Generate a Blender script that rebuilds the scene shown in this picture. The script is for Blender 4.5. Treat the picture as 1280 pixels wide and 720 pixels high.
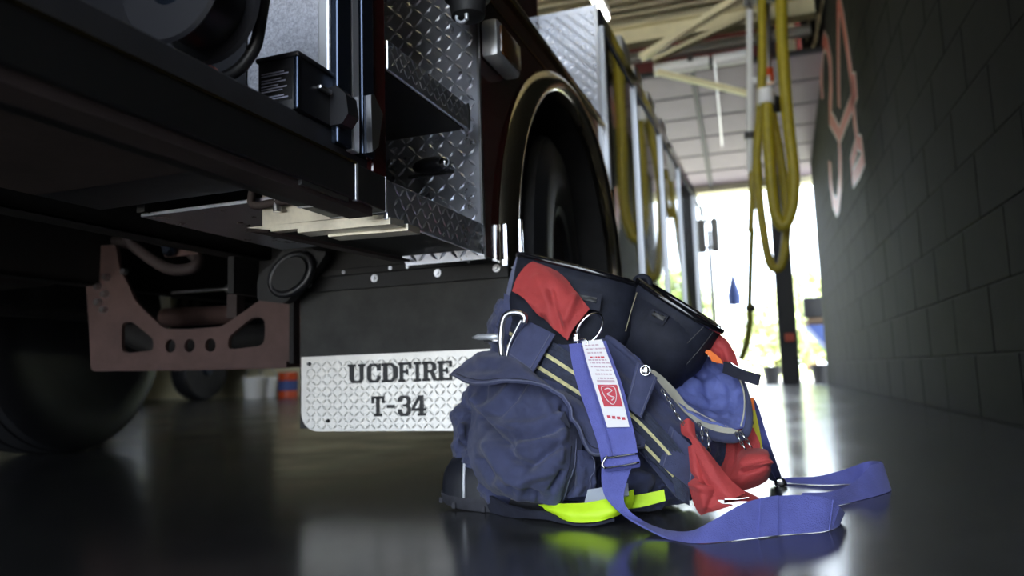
import bpy, bmesh, math, random
import numpy as np
from mathutils import Vector, Matrix, noise

for o in list(bpy.data.objects):
    bpy.data.objects.remove(o)
SC = bpy.context.scene
COL = SC.collection
random.seed(7)
PI = math.pi

# ------------------------------------------------------------------ camera
FPX = 930.0
CAMH = 0.26
R3 = np.array([[0.94990994, 0.06554069, 0.3055741],
               [0.3109626, -0.10060555, -0.94508242],
               [-0.03119891, 0.9927653, -0.11594691]])      # rows: world axes in camera coordinates
CP = np.array([0.0, 0.0, CAMH])
cd = bpy.data.cameras.new('camera')
cam = bpy.data.objects.new('camera', cd)
COL.objects.link(cam)
cd.sensor_width = 36
cd.lens = FPX * 36 / 1280
cd.clip_start = 0.02
cd.clip_end = 400
M = Matrix(R3.tolist()).to_4x4()
M.translation = Vector(CP)
cam.matrix_world = M
SC.camera = cam
cd.dof.use_dof = True
cd.dof.focus_distance = 1.27
cd.dof.aperture_fstop = 3.0

# ------------------------------------------------------------------ light
SC.view_settings.view_transform = 'Standard'
SC.view_settings.look = 'None'
SC.view_settings.gamma = 1
SC.view_settings.use_curve_mapping = False
SC.view_settings.exposure = 0.5
wd = bpy.data.worlds.new('sky')
SC.world = wd
wd.use_nodes = True
wn = wd.node_tree
wn.nodes.clear()
wo = wn.nodes.new('ShaderNodeOutputWorld')
wb = wn.nodes.new('ShaderNodeBackground')
wb.inputs['Color'].default_value = (0.78, 0.88, 1.0, 1)
wb.inputs['Strength'].default_value = 6.0
wn.links.new(wb.outputs[0], wo.inputs[0])
sd = bpy.data.lights.new('sun', 'SUN')
sd.energy = 27
sd.angle = math.radians(0.6)
sd.color = (1.0, 0.95, 0.85)
so = bpy.data.objects.new('sun', sd)
so.rotation_euler = (math.radians(30), math.radians(-12), 0)
COL.objects.link(so)

def portal(loc, rot, sx, sy):
    l = bpy.data.lights.new('door_portal', 'AREA')
    l.shape = 'RECTANGLE'
    l.size = sx
    l.size_y = sy
    l.cycles.is_portal = True
    o = bpy.data.objects.new('door_portal', l)
    o.location = loc
    o.rotation_euler = rot
    COL.objects.link(o)

portal((0.2, 12.05, 1.52), (math.radians(-90), 0, 0), 3.4, 3.0)
portal((-1.8, -3.55, 2.3), (math.radians(90), 0, 0), 6.0, 4.6)

# ------------------------------------------------------------------ pixel helpers (1280 x 720 frame)
def ray(px, py):
    return R3 @ np.array([(px - 640) / FPX, -(py - 360) / FPX, -1.0])
def U(px, py, Y):
    r = ray(px, py)
    return CP + r * ((Y - CP[1]) / r[1])
def F(px, py, z=0.001):
    r = ray(px, py)
    return CP + r * ((z - CP[2]) / r[2])
def WX(px, py, X):
    r = ray(px, py)
    return CP + r * (X / r[0])
def project(P):
    c = (np.asarray(P) - CP) @ R3
    return 640 + FPX * c[:, 0] / -c[:, 2], 360 - FPX * c[:, 1] / -c[:, 2]
TRL = np.array([-0.56, 1.72, 0.0])
TRA = math.radians(-2.0)
_c, _s = math.cos(-TRA), math.sin(-TRA)
TM = np.array([[_c, -_s, 0], [_s, _c, 0], [0, 0, 1]])
def T(px, py, axis, val):
    "pixel -> point in the truck's own coordinates on a plane"
    r = TM @ ray(px, py)
    o = TM @ (CP - TRL)
    return o + r * ((val - o[axis]) / r[axis])
def TW(p):
    return TM.T @ np.asarray(p, float) + TRL

# ------------------------------------------------------------------ materials
MATS = {}
def mat(name, col, rough=0.5, metal=0.0, spec=0.5, var=0.0, vscale=20.0, bump=0.0, bscale=200.0,
        coat=0.0, weave=None, sheen=0.0, emit=0.0, rvar=0.0, dark=None):
    if name in MATS:
        return MATS[name]
    m = bpy.data.materials.new(name)
    m.use_nodes = True
    nt = m.node_tree
    b = nt.nodes['Principled BSDF']
    b.inputs['Base Color'].default_value = (*col, 1)
    b.inputs['Roughness'].default_value = rough
    b.inputs['Metallic'].default_value = metal
    b.inputs['Specular IOR Level'].default_value = spec
    b.inputs['Coat Weight'].default_value = coat
    b.inputs['Coat Roughness'].default_value = 0.03
    b.inputs['Sheen Weight'].default_value = sheen
    if emit:
        b.inputs['Emission Color'].default_value = (*col, 1)
        b.inputs['Emission Strength'].default_value = emit
    L = nt.links.new
    tc = nt.nodes.new('ShaderNodeTexCoord')
    if var or rvar:
        n = nt.nodes.new('ShaderNodeTexNoise')
        n.inputs['Scale'].default_value = vscale
        n.inputs['Detail'].default_value = 6
        n.inputs['Roughness'].default_value = 0.65
        L(tc.outputs['Object'], n.inputs['Vector'])
        if var:
            r = nt.nodes.new('ShaderNodeValToRGB')
            d = dark if dark else tuple(c * (1 - var) for c in col)
            r.color_ramp.elements[0].position = 0.3
            r.color_ramp.elements[0].color = (*d, 1)
            r.color_ramp.elements[1].position = 0.7
            r.color_ramp.elements[1].color = (*tuple(min(1, c * (1 + var)) for c in col), 1)
            L(n.outputs['Fac'], r.inputs['Fac'])
            L(r.outputs['Color'], b.inputs['Base Color'])
        if rvar:
            mr = nt.nodes.new('ShaderNodeMapRange')
            mr.inputs['From Min'].default_value = 0.3
            mr.inputs['From Max'].default_value = 0.7
            mr.inputs['To Min'].default_value = max(0.02, rough - rvar)
            mr.inputs['To Max'].default_value = rough + rvar
            L(n.outputs['Fac'], mr.inputs['Value'])
            L(mr.outputs['Result'], b.inputs['Roughness'])
    if bump or weave:
        bp = nt.nodes.new('ShaderNodeBump')
        bp.inputs['Strength'].default_value = bump if bump else weave[1]
        bp.inputs['Distance'].default_value = 0.001
        if weave:
            w1 = nt.nodes.new('ShaderNodeTexVoronoi')
            w1.inputs['Scale'].default_value = weave[0]
            L(tc.outputs['Object'], w1.inputs['Vector'])
            L(w1.outputs['Distance'], bp.inputs['Height'])
        else:
            n2 = nt.nodes.new('ShaderNodeTexNoise')
            n2.inputs['Scale'].default_value = bscale
            n2.inputs['Detail'].default_value = 4
            L(tc.outputs['Object'], n2.inputs['Vector'])
            L(n2.outputs['Fac'], bp.inputs['Height'])
        L(bp.outputs['Normal'], b.inputs['Normal'])
    MATS[name] = m
    return m

mat('navy', (0.047, 0.055, 0.122), 0.85, var=0.35, vscale=14, weave=(900, 0.5), sheen=0.15)
mat('navy_dark', (0.016, 0.018, 0.034), 0.85, var=0.3, vscale=20, weave=(900, 0.4))
mat('seam_thread', (0.12, 0.13, 0.21), 0.8, var=0.2, vscale=60)
mat('lining', (0.13, 0.16, 0.42), 0.75, var=0.2, vscale=25, weave=(700, 0.3))
mat('beige', (0.50, 0.48, 0.40), 0.8, var=0.12, vscale=30, weave=(800, 0.3))
mat('webbing', (0.022, 0.028, 0.055), 0.7, var=0.4, vscale=90, weave=(450, 0.9))
mat('yellow_thread', (0.60, 0.55, 0.28), 0.7, var=0.3, vscale=120)
mat('strap_blue', (0.112, 0.125, 0.42), 0.75, var=0.12, vscale=30, weave=(420, 0.8), sheen=0.1)
mat('red_elastic', (0.42, 0.042, 0.042), 0.7, var=0.1, vscale=25, weave=(500, 0.5), sheen=0.1)
mat('neon', (0.62, 0.95, 0.02), 0.55, var=0.06, vscale=20)
mat('reflective', (0.55, 0.6, 0.68), 0.4, metal=0.3)
mat('orange_cloth', (0.80, 0.16, 0.01), 0.65)
mat('yellow_cloth', (0.55, 0.50, 0.02), 0.65)
mat('leather_black', (0.013, 0.015, 0.026), 0.72, spec=0.3, var=0.3, vscale=40, bump=0.15, bscale=350)
mat('leather_gloss', (0.006, 0.006, 0.008), 0.12, coat=0.6)
mat('boot_leather', (0.010, 0.011, 0.017), 0.5, var=0.3, vscale=30, bump=0.25, bscale=180)
mat('sole', (0.026, 0.026, 0.034), 0.75, var=0.4, vscale=35, bump=0.2, bscale=150)
mat('thread_tan', (0.28, 0.25, 0.17), 0.7)
mat('white_trim', (0.75, 0.76, 0.8), 0.4)
mat('chrome', (0.80, 0.80, 0.82), 0.12, metal=1.0)
mat('steel', (0.55, 0.55, 0.57), 0.3, metal=1.0)
mat('label_white', (0.86, 0.84, 0.86), 0.6)
mat('label_ink', (0.60, 0.45, 0.52), 0.6)
mat('label_red', (0.58, 0.06, 0.09), 0.6)

mat('truck_red', (0.055, 0.006, 0.006), 0.12, coat=0.8)
mat('truck_black', (0.006, 0.006, 0.008), 0.10, coat=0.8)
mat('panel_gloss', (0.012, 0.010, 0.008), 0.04, coat=1.0)
mat('rim_dark', (0.05, 0.05, 0.055), 0.35, metal=0.6)
mat('black_paint', (0.010, 0.010, 0.010), 0.5, var=0.2, vscale=12)
mat('sill_grey', (0.035, 0.035, 0.04), 0.5, var=0.2, vscale=15)
mat('under_black', (0.010, 0.009, 0.009), 0.7, var=0.4, vscale=8)
mat('under_brown', (0.05, 0.035, 0.033), 0.7, var=0.3, vscale=8)
mat('dusty_red', (0.10, 0.055, 0.048), 0.7, var=0.25, vscale=9, bump=0.1, bscale=40)
mat('tread_plate', (0.72, 0.74, 0.82), 0.32, metal=0.95, rvar=0.08, vscale=20)
mat('flap_plate', (0.58, 0.56, 0.525), 0.42, metal=0.75, var=0.1, vscale=10)
mat('aluminium', (0.62, 0.58, 0.48), 0.42, metal=0.8, var=0.25, vscale=14)
mat('rubber_flap', (0.030, 0.030, 0.028), 0.65, var=0.45, vscale=9, bump=0.1, bscale=120)
mat('rubber', (0.010, 0.010, 0.011), 0.62, var=0.4, vscale=10)
mat('tyre', (0.012, 0.012, 0.014), 0.55, var=0.3, vscale=10)
mat('speckle', (0.36, 0.37, 0.42), 0.6, var=0.35, vscale=220)
mat('trim_white', (0.60, 0.62, 0.66), 0.35, metal=0.5)
mat('rail_blue', (0.05, 0.065, 0.10), 0.25, metal=0.8)
mat('brass', (0.55, 0.42, 0.18), 0.18, metal=1.0)
mat('arch_metal', (0.78, 0.70, 0.54), 0.12, metal=1.0)
mat('amber', (0.75, 0.22, 0.02), 0.2, coat=0.5)
mat('amber_dark', (0.09, 0.035, 0.01), 0.2, coat=0.5)
mat('plastic_black', (0.012, 0.012, 0.015), 0.4, bump=0.1, bscale=200)
mat('print_pale', (0.40, 0.42, 0.55), 0.5)
mat('paint_black', (0.008, 0.008, 0.009), 0.5)
mat('hose_black', (0.012, 0.012, 0.013), 0.45)
mat('orange_plastic', (0.60, 0.07, 0.01), 0.4)

mat('block_black', (0.0050, 0.0048, 0.0046), 0.8, spec=0.12, var=0.3, vscale=6, bump=0.35, bscale=70)
mat('mortar_black', (0.004, 0.004, 0.004), 0.8, spec=0.12)
mat('sign_red', (0.42, 0.08, 0.05), 0.5)
mat('sign_white', (0.45, 0.36, 0.32), 0.5)
mat('cream_steel', (0.80, 0.72, 0.46), 0.5, var=0.08, vscale=5)
mat('cream_deck', (0.72, 0.66, 0.44), 0.6, var=0.08, vscale=5)
mat('white_steel', (0.80, 0.80, 0.80), 0.45)
mat('red_siding', (0.20, 0.035, 0.03), 0.5)
mat('door_mauve', (0.22, 0.16, 0.185), 0.38, var=0.1, vscale=3)
mat('gap_dark', (0.03, 0.028, 0.03), 0.5)
mat('hose_yellow', (0.33, 0.26, 0.010), 0.5, var=0.15, vscale=20)
mat('rope_olive', (0.24, 0.24, 0.03), 0.7)
mat('wall_plain', (0.30, 0.29, 0.26), 0.8, var=0.1, vscale=2)
mat('tube_glow', (1.0, 0.98, 0.9), 0.5, emit=9)
mat('fill_glow', (1.0, 0.97, 0.9), 0.5, emit=240)
mat('post_dark', (0.02, 0.02, 0.022), 0.5)
mat('leaf_green', (0.24, 0.31, 0.13), 0.7, var=0.35, vscale=3)
mat('leaf_light', (0.44, 0.48, 0.28), 0.7, var=0.35, vscale=3)
mat('bark', (0.12, 0.08, 0.05), 0.9, var=0.3, vscale=8)
mat('asphalt', (0.50, 0.48, 0.44), 0.85, var=0.2, vscale=4)
mat('grass', (0.34, 0.40, 0.18), 0.9, var=0.3, vscale=5)
mat('blue_cloth', (0.06, 0.10, 0.30), 0.7)
mat('mirror_grey', (0.38, 0.38, 0.36), 0.4)

# polished dark floor
def floor_mat():
    m = bpy.data.materials.new('polished_floor')
    m.use_nodes = True
    nt = m.node_tree
    L = nt.links.new
    b = nt.nodes['Principled BSDF']
    tc = nt.nodes.new('ShaderNodeTexCoord')
    n1 = nt.nodes.new('ShaderNodeTexNoise'); n1.inputs['Scale'].default_value = 2.2; n1.inputs['Detail'].default_value = 8
    n2 = nt.nodes.new('ShaderNodeTexNoise'); n2.inputs['Scale'].default_value = 14; n2.inputs['Detail'].default_value = 6
    n3 = nt.nodes.new('ShaderNodeTexNoise'); n3.inputs['Scale'].default_value = 260; n3.inputs['Detail'].default_value = 3
    for n in (n1, n2, n3):
        L(tc.outputs['Object'], n.inputs['Vector'])
    r = nt.nodes.new('ShaderNodeValToRGB')
    r.color_ramp.elements[0].position = 0.3; r.color_ramp.elements[0].color = (0.030, 0.030, 0.032, 1)
    r.color_ramp.elements[1].position = 0.75; r.color_ramp.elements[1].color = (0.060, 0.060, 0.062, 1)
    L(n2.outputs['Fac'], r.inputs['Fac'])
    L(r.outputs['Color'], b.inputs['Base Color'])
    mr = nt.nodes.new('ShaderNodeMapRange')
    mr.inputs['From Min'].default_value = 0.3; mr.inputs['From Max'].default_value = 0.7
    mr.inputs['To Min'].default_value = 0.13; mr.inputs['To Max'].default_value = 0.24
    L(n1.outputs['Fac'], mr.inputs['Value'])
    L(mr.outputs['Result'], b.inputs['Roughness'])
    bp = nt.nodes.new('ShaderNodeBump'); bp.inputs['Strength'].default_value = 0.08; bp.inputs['Distance'].default_value = 0.001
    L(n3.outputs['Fac'], bp.inputs['Height'])
    L(bp.outputs['Normal'], b.inputs['Normal'])
    MATS['floor'] = m
floor_mat()

# ------------------------------------------------------------------ object helpers
def woff(parent):
    v = np.zeros(3)
    while parent is not None:
        v += np.array(parent.location)
        parent = parent.parent
    return v

class MB:
    "collects shapes, then links them as ONE mesh object"
    def __init__(s):
        s.v = []; s.f = []
    def add(s, vs, fs):
        k = len(s.v)
        s.v += [tuple(map(float, v)) for v in vs]
        s.f += [tuple(i + k for i in f) for f in fs]
    def box(s, x0, x1, y0, y1, z0, z1, bev=0.0):
        b = bmesh.new()
        bmesh.ops.create_cube(b, size=1)
        for v in b.verts:
            v.co = Vector(((x0 + x1) / 2 + v.co.x * (x1 - x0), (y0 + y1) / 2 + v.co.y * (y1 - y0), (z0 + z1) / 2 + v.co.z * (z1 - z0)))
        if bev:
            bmesh.ops.bevel(b, geom=b.edges[:], offset=bev, segments=2, affect='EDGES', profile=0.5)
        s.bm(b)
        return s
    def bm(s, b, mtx=None):
        b.verts.index_update()
        vs = [tuple((mtx @ v.co) if mtx else v.co) for v in b.verts]
        s.add(vs, [[v.index for v in f.verts] for f in b.faces])
        b.free()
    def tube(s, pts, r, n=10, cap=True, smooth=0, closed=False):
        pts = [np.asarray(p, float) for p in pts]
        rs = list(r) if hasattr(r, '__len__') else [r] * len(pts)
        if smooth:
            pts, rs = catmull(pts, rs, smooth, closed)
        m = len(pts)
        up = None
        rings = []
        for i in range(m):
            if closed:
                t = pts[(i + 1) % m] - pts[i - 1]
            else:
                t = pts[min(i + 1, m - 1)] - pts[max(i - 1, 0)]
            t = t / (np.linalg.norm(t) + 1e-9)
            if up is None:
                a = np.array([0, 0, 1.0]) if abs(t[2]) < 0.9 else np.array([1.0, 0, 0])
                up = np.cross(t, a)
            up = up - t * np.dot(up, t)
            up /= np.linalg.norm(up) + 1e-9
            w = np.cross(t, up)
            rings.append([pts[i] + rs[i] * (math.cos(2 * PI * k / n) * up + math.sin(2 * PI * k / n) * w) for k in range(n)])
        vs = [p for rg in rings for p in rg]
        fs = []
        for i in range(m if closed else m - 1):
            j = (i + 1) % m
            for k in range(n):
                fs.append((i * n + k, i * n + (k + 1) % n, j * n + (k + 1) % n, j * n + k))
        if cap and not closed:
            fs.append(tuple(range(n - 1, -1, -1)))
            fs.append(tuple((m - 1) * n + k for k in range(n)))
        s.add(vs, fs)
        return s
    def lathe(s, prof, n=32, axis='x', c=(0, 0, 0)):
        "prof: list of (along, radius)"
        vs = []; fs = []
        for (a, r) in prof:
            for k in range(n):
                t = 2 * PI * k / n
                p = {'x': (a, r * math.cos(t), r * math.sin(t)), 'y': (r * math.cos(t), a, r * math.sin(t)), 'z': (r * math.cos(t), r * math.sin(t), a)}[axis]
                vs.append((p[0] + c[0], p[1] + c[1], p[2] + c[2]))
        for i in range(len(prof) - 1):
            for k in range(n):
                fs.append((i * n + k, i * n + (k + 1) % n, (i + 1) * n + (k + 1) % n, (i + 1) * n + k))
        if prof[0][1] > 1e-6: fs.append(tuple(range(n)))
        if prof[-1][1] > 1e-6: fs.append(tuple((len(prof) - 1) * n + k for k in range(n)))
        s.add(vs, fs)
        return s
    def prism(s, poly, d, off=(0, 0, 0)):
        "poly: list of 3D points, extruded by vector d"
        n = len(poly)
        P = [np.asarray(p, float) for p in poly]
        D = np.asarray(d, float)
        s.add(P + [p + D for p in P], [tuple(range(n)), tuple(range(2 * n - 1, n - 1, -1))] + [(i, (i + 1) % n, n + (i + 1) % n, n + i) for i in range(n)])
        return s
    def torus(s, c, R_, r, ax1, ax2, n=28, m=8, a0=0, a1=2 * PI):
        c = np.asarray(c, float); ax1 = np.asarray(ax1, float); ax2 = np.asarray(ax2, float)
        full = abs(a1 - a0 - 2 * PI) < 1e-6
        pts = [c + R_ * (math.cos(t) * ax1 + math.sin(t) * ax2) for t in np.linspace(a0, a1, n, endpoint=not full)]
        return s.tube(pts, r, m, closed=full)
    def ellipsoid(s, c, rx, ry, rz, n=20, m=12):
        b = bmesh.new()
        bmesh.ops.create_uvsphere(b, u_segments=n, v_segments=m, radius=1)
        for v in b.verts:
            v.co = Vector((c[0] + v.co.x * rx, c[1] + v.co.y * ry, c[2] + v.co.z * rz))
        s.bm(b)
        return s
    def build(s, name, m, parent=None, smooth=None, world=False, kind=None):
        me = bpy.data.meshes.new(name)
        V = s.v
        if world and parent is not None:
            o = woff(parent)
            V = [(v[0] - o[0], v[1] - o[1], v[2] - o[2]) for v in V]
        me.from_pydata(V, [], s.f)
        b = bmesh.new(); b.from_mesh(me)
        bmesh.ops.recalc_face_normals(b, faces=b.faces[:])
        b.to_mesh(me); b.free()
        me.materials.append(MATS[m])
        if smooth:
            me.shade_smooth()
            if smooth < 180:
                try: me.set_sharp_from_angle(angle=math.radians(smooth))
                except Exception: pass
        o = bpy.data.objects.new(name, me)
        COL.objects.link(o)
        if parent is not None: o.parent = parent
        if kind: o['kind'] = kind
        return o

def catmull(pts, rs, k, closed=False):
    P = []; Q = []
    n = len(pts)
    for i in range(n if closed else n - 1):
        if closed:
            a, b, c, d = pts[i - 1], pts[i], pts[(i + 1) % n], pts[(i + 2) % n]
            r0, r1 = rs[i], rs[(i + 1) % n]
        else:
            a, b, c, d = pts[max(i - 1, 0)], pts[i], pts[i + 1], pts[min(i + 2, n - 1)]
            r0, r1 = rs[i], rs[i + 1]
        for j in range(k):
            t = j / k
            P.append(0.5 * (2 * b + (c - a) * t + (2 * a - 5 * b + 4 * c - d) * t * t + (3 * b - a - 3 * c + d) * t ** 3))
            Q.append(r0 + (r1 - r0) * t)
    if not closed:
        P.append(pts[-1]); Q.append(rs[-1])
    return P, Q

def tag(o, label, cat, group=None, kind=None):
    o['label'] = label; o['category'] = cat
    if group: o['group'] = group
    if kind: o['kind'] = kind
    return o
def thing(name, label, cat, loc=(0, 0, 0), rz=0.0, group=None):
    o = bpy.data.objects.new(name, None)
    COL.objects.link(o)
    o.empty_display_size = 0.1
    o.location = tuple(float(x) for x in loc)
    o.rotation_euler = (0, 0, rz)
    return tag(o, label, cat, group)
def struct(o):
    o['kind'] = 'structure'
    return o
def shared(name, me, parent, loc=(0, 0, 0), rot=None, scale=None):
    o = bpy.data.objects.new(name, me)
    COL.objects.link(o)
    o.parent = parent
    o.location = loc
    if rot: o.rotation_euler = rot
    if scale: o.scale = scale
    return o

# plate with holes, from 2D outlines (first outer, the rest holes)
def plate_mesh(outlines, thick, to3d):
    cu = bpy.data.curves.new('tmp', 'CURVE')
    cu.dimensions = '2D'; cu.fill_mode = 'BOTH'; cu.extrude = thick / 2
    for pl in outlines:
        sp = cu.splines.new('POLY')
        sp.points.add(len(pl) - 1)
        for i, p in enumerate(pl): sp.points[i].co = (p[0], p[1], 0, 1)
        sp.use_cyclic_u = True
    ob = bpy.data.objects.new('tmp', cu)
    COL.objects.link(ob)
    dg = bpy.context.evaluated_depsgraph_get()
    me = bpy.data.meshes.new_from_object(ob.evaluated_get(dg))
    bpy.data.objects.remove(ob); bpy.data.curves.remove(cu)
    mb = MB()
    mb.add([to3d(v.co.x, v.co.y, v.co.z) for v in me.vertices], [tuple(p.vertices) for p in me.polygons])
    bpy.data.meshes.remove(me)
    return mb
def circle(cx, cy, r, n=16, ry=None):
    return [(cx + r * math.cos(2 * PI * k / n), cy + (ry or r) * math.sin(2 * PI * k / n)) for k in range(n)]
def round_poly(pl, r, k=4):
    out = []
    n = len(pl)
    for i in range(n):
        a, b, c = map(lambda p: np.array(p, float), (pl[i - 1], pl[i], pl[(i + 1) % n]))
        u = (a - b) / np.linalg.norm(a - b); w = (c - b) / np.linalg.norm(c - b)
        rr = min(r, 0.45 * np.linalg.norm(a - b), 0.45 * np.linalg.norm(c - b))
        p0 = b + u * rr; p1 = b + w * rr
        for j in range(k + 1):
            t = j / k
            out.append(tuple((1 - t) ** 2 * p0 + 2 * t * (1 - t) * b + t * t * p1))
    return out

# raised treads of diamond plate, as real relief; a(u,v,h) -> 3D
def treads(u0, u1, v0, v1, pitch, a, h=0.0014, clip=None):
    mb = MB()
    nu = int((u1 - u0) / pitch); nv = int((v1 - v0) / pitch)
    Lh, Wh = pitch * 0.60, pitch * 0.17
    for i in range(nu + 1):
        for j in range(nv + 1):
            cu, cv = u1 - (i + 0.55) * pitch, v0 + (j + 0.55) * pitch
            sg = 1 if (i + j) % 2 else -1
            du, dv = 0.7071, 0.7071 * sg
            P = [(cu - du * Lh, cv - dv * Lh, 0), (cu + dv * Wh * sg * sg, cv - du * Wh, 0), (cu + du * Lh, cv + dv * Lh, 0), (cu - dv * Wh, cv + du * Wh, 0),
                 (cu - du * Lh * .5, cv - dv * Lh * .5, h), (cu + du * Lh * .5, cv + dv * Lh * .5, h)]
            if any(p[0] < u0 or p[0] > u1 + .002 or p[1] < v0 - .002 or p[1] > v1 + .002 for p in P): continue
            if clip and not all(clip(p[0], p[1]) for p in P): continue
            mb.add([a(*p) for p in P], [(0, 1, 4), (1, 2, 5), (1, 5, 4), (2, 3, 5), (3, 0, 4), (3, 4, 5)])
    return mb

# ------------------------------------------------------------------ the building
fl = MB().box(-16.0, 1.6, -3.6, 12.3, -0.1, 0.0).build('floor', 'floor'); struct(fl)
WXR = 0.95
wr = MB().box(WXR + 0.0045, WXR + 0.3, -3.6, 11.6, -0.05, 6.3).build('wall_right', 'mortar_black'); struct(wr)
BH, BL = 0.287, 0.60
bmm = MB().box(0.0, 0.06, 0.003, BL - 0.003, 0.003, BH - 0.003, 0.004)
proto_block = bmm.build('block', 'block_black', wr)
blk = []
for r_ in range(20):
    offs = 0 if r_ % 2 == 0 else -BL / 2
    for k in range(-2, 21):
        y = 1.5 + k * BL + offs
        if y > 11.6 - BL * 0.3 or y < 1.2: continue
        blk.append((y, r_ * BH))
blk.sort(key=lambda b: b[0] + 0.5 * b[1])
first = True
rest = MB()
for i, (y, z) in enumerate(blk):
    ln = min(BL, 11.6 - y)
    if i < 290 and ln > BL * 0.95:
        if first:
            o = proto_block; first = False
        else:
            o = proto_block.copy(); COL.objects.link(o)
        o.location = (WXR + random.uniform(0, 0.0015), y, z)
    else:
        rest.box(WXR + 0.001, WXR + 0.05, y + 0.003, y + ln - 0.003, z + 0.003, z + BH - 0.003)
rest.build('block', 'block_black', wr, kind='stuff')
# painted number 34 on the wall: red strokes with a pale edging
def wall_stroke(pix, w, m, dx, nm, par):
    mb = MB()
    P = [WX(px, py, WXR - 0.002) for px, py in pix]
    w2 = w
    mb2 = []
    for i in range(len(P)):
        t = P[min(i + 1, len(P) - 1)] - P[max(i - 1, 0)]
        t = np.array([0, t[1], t[2]]); t /= np.linalg.norm(t)
        nrm = np.array([0, -t[2], t[1]])
        mb2.append((P[i] + nrm * w2 / 2, P[i] - nrm * w2 / 2))
    vs = []; fs = []
    for a, b in mb2:
        for x in (0, dx):
            vs.append((WXR - x, a[1], a[2])); vs.append((WXR - x, b[1], b[2]))
    for i in range(len(mb2) - 1):
        k = 4 * i
        fs += [(k + 2, k + 3, k + 7, k + 6), (k, k + 2, k + 6, k + 4), (k + 1, k + 3, k + 7, k + 5)]
    mb.add(vs, fs)
    return mb.build(nm, m, par, world=True)
def zz(pts): return [(990 + x / 2.575, y / 2.575) for x, y in pts]
three = zz([(98, 318), (95, 260), (95, 200), (99, 150), (105, 130), (115, 150), (123, 200), (126, 280), (123, 350), (122, 380), (135, 400), (150, 430), (155, 500), (156, 590), (150, 650), (143, 668), (133, 645), (125, 590), (122, 520)])
four = zz([(152, 345), (150, 250), (149, 130), (149, 10), (153, 8), (165, 70), (180, 170), (192, 260), (203, 262), (207, 290), (190, 340), (170, 390), (154, 435)])
four2 = zz([(193, 262), (197, 330), (203, 400), (212, 460), (222, 462), (230, 510), (215, 545), (196, 578), (192, 530), (208, 470)])
sg = thing('wall_numeral', 'large red numeral 3 with pale edging painted on the dark block wall', 'numeral', (WXR, 8.5, 3))
wall_stroke(three, 0.22, 'sign_white', 0.004, 'numeral_edging', sg)
wall_stroke(three, 0.16, 'sign_red', 0.006, 'numeral_fill', sg)
sg = thing('wall_numeral', 'large red numeral 4 with pale edging on the dark wall, nearer than the 3', 'numeral', (WXR, 7.5, 3))
for st in (four, four2):
    wall_stroke(st, 0.17, 'sign_white', 0.004, 'numeral_edging', sg)
    wall_stroke(st, 0.125, 'sign_red', 0.006, 'numeral_fill', sg)
mk = MB()
rng = random.Random(3)
for (x0, x1, y0, y1) in ((1008, 1014, 5, 45), (1014, 1027, 0, 80)):
    for k in range(26):
        t = k / 25
        px = x0 + (x1 - x0) * (1 - t) + rng.uniform(-2, 2); py = y0 + (y1 - y0) * t
        p = WX(px, py, WXR - 0.003)
        s = rng.uniform(0.03, 0.10)
        mk.box(WXR - 0.006, WXR, p[1] - s, p[1] + s, p[2] - s * 0.5, p[2] + s * 0.5)
tag(mk.build('worn_paint', 'cream_steel'), 'worn cream paint marks high on the far end of the dark wall', 'paint', kind='stuff')

struct(MB().box(-16.2, -16.0, -3.6, 12.3, 0, 6.3).build('wall_left', 'wall_plain'))
# front wall with the open bay door, header 3.05 m up
struct(MB().box(-16.2, -2.9, 12.0, 12.3, 0, 6.3).box(1.9, 3.5, 12.0, 12.3, 0, 6.3).box(-2.9, 1.9, 12.0, 12.3, 3.05, 3.3).build('wall_front', 'cream_deck'))
sid = MB().box(-2.9, 1.9, 12.0, 12.3, 3.3, 6.3).build('trim_1', 'red_siding'); struct(sid)
rib = MB().box(-0.05, 0.05, -0.03, 0, -1.4, 1.5, 0.01).build('siding_rib', 'red_siding', sid)
for k in range(24):
    o = rib if k == 0 else rib.copy()
    if k: COL.objects.link(o)
    o.location = (-2.8 + k * 0.2, 12.0, 4.75)
struct(MB().box(-16.2, -4.8, -3.8, -3.6, 0, 6.3).box(1.2, 1.6, -3.8, -3.6, 0, 6.3).box(-4.8, 1.2, -3.8, -3.6, 4.6, 6.3).build('wall_back', 'wall_plain'))
# roof deck, corrugated across the bays
dk = MB()
prof = []
y = -3.8
while y < 12.4:
    prof += [(y, 5.75), (y + 0.09, 5.75), (y + 0.12, 5.83), (y + 0.21, 5.83)]
    y += 0.24
vs = []; fs = []
for (y, z) in prof:
    vs += [(-16.2, y, z), (1.6, y, z)]
for i in range(len(prof) - 1):
    fs.append((2 * i, 2 * i + 1, 2 * i + 3, 2 * i + 2))
n0 = len(vs)
dk.add(vs, fs); dk.box(-16.2, 1.6, -3.8, 12.4, 5.85, 6.0)
struct(dk.build('ceiling', 'cream_deck'))

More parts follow.
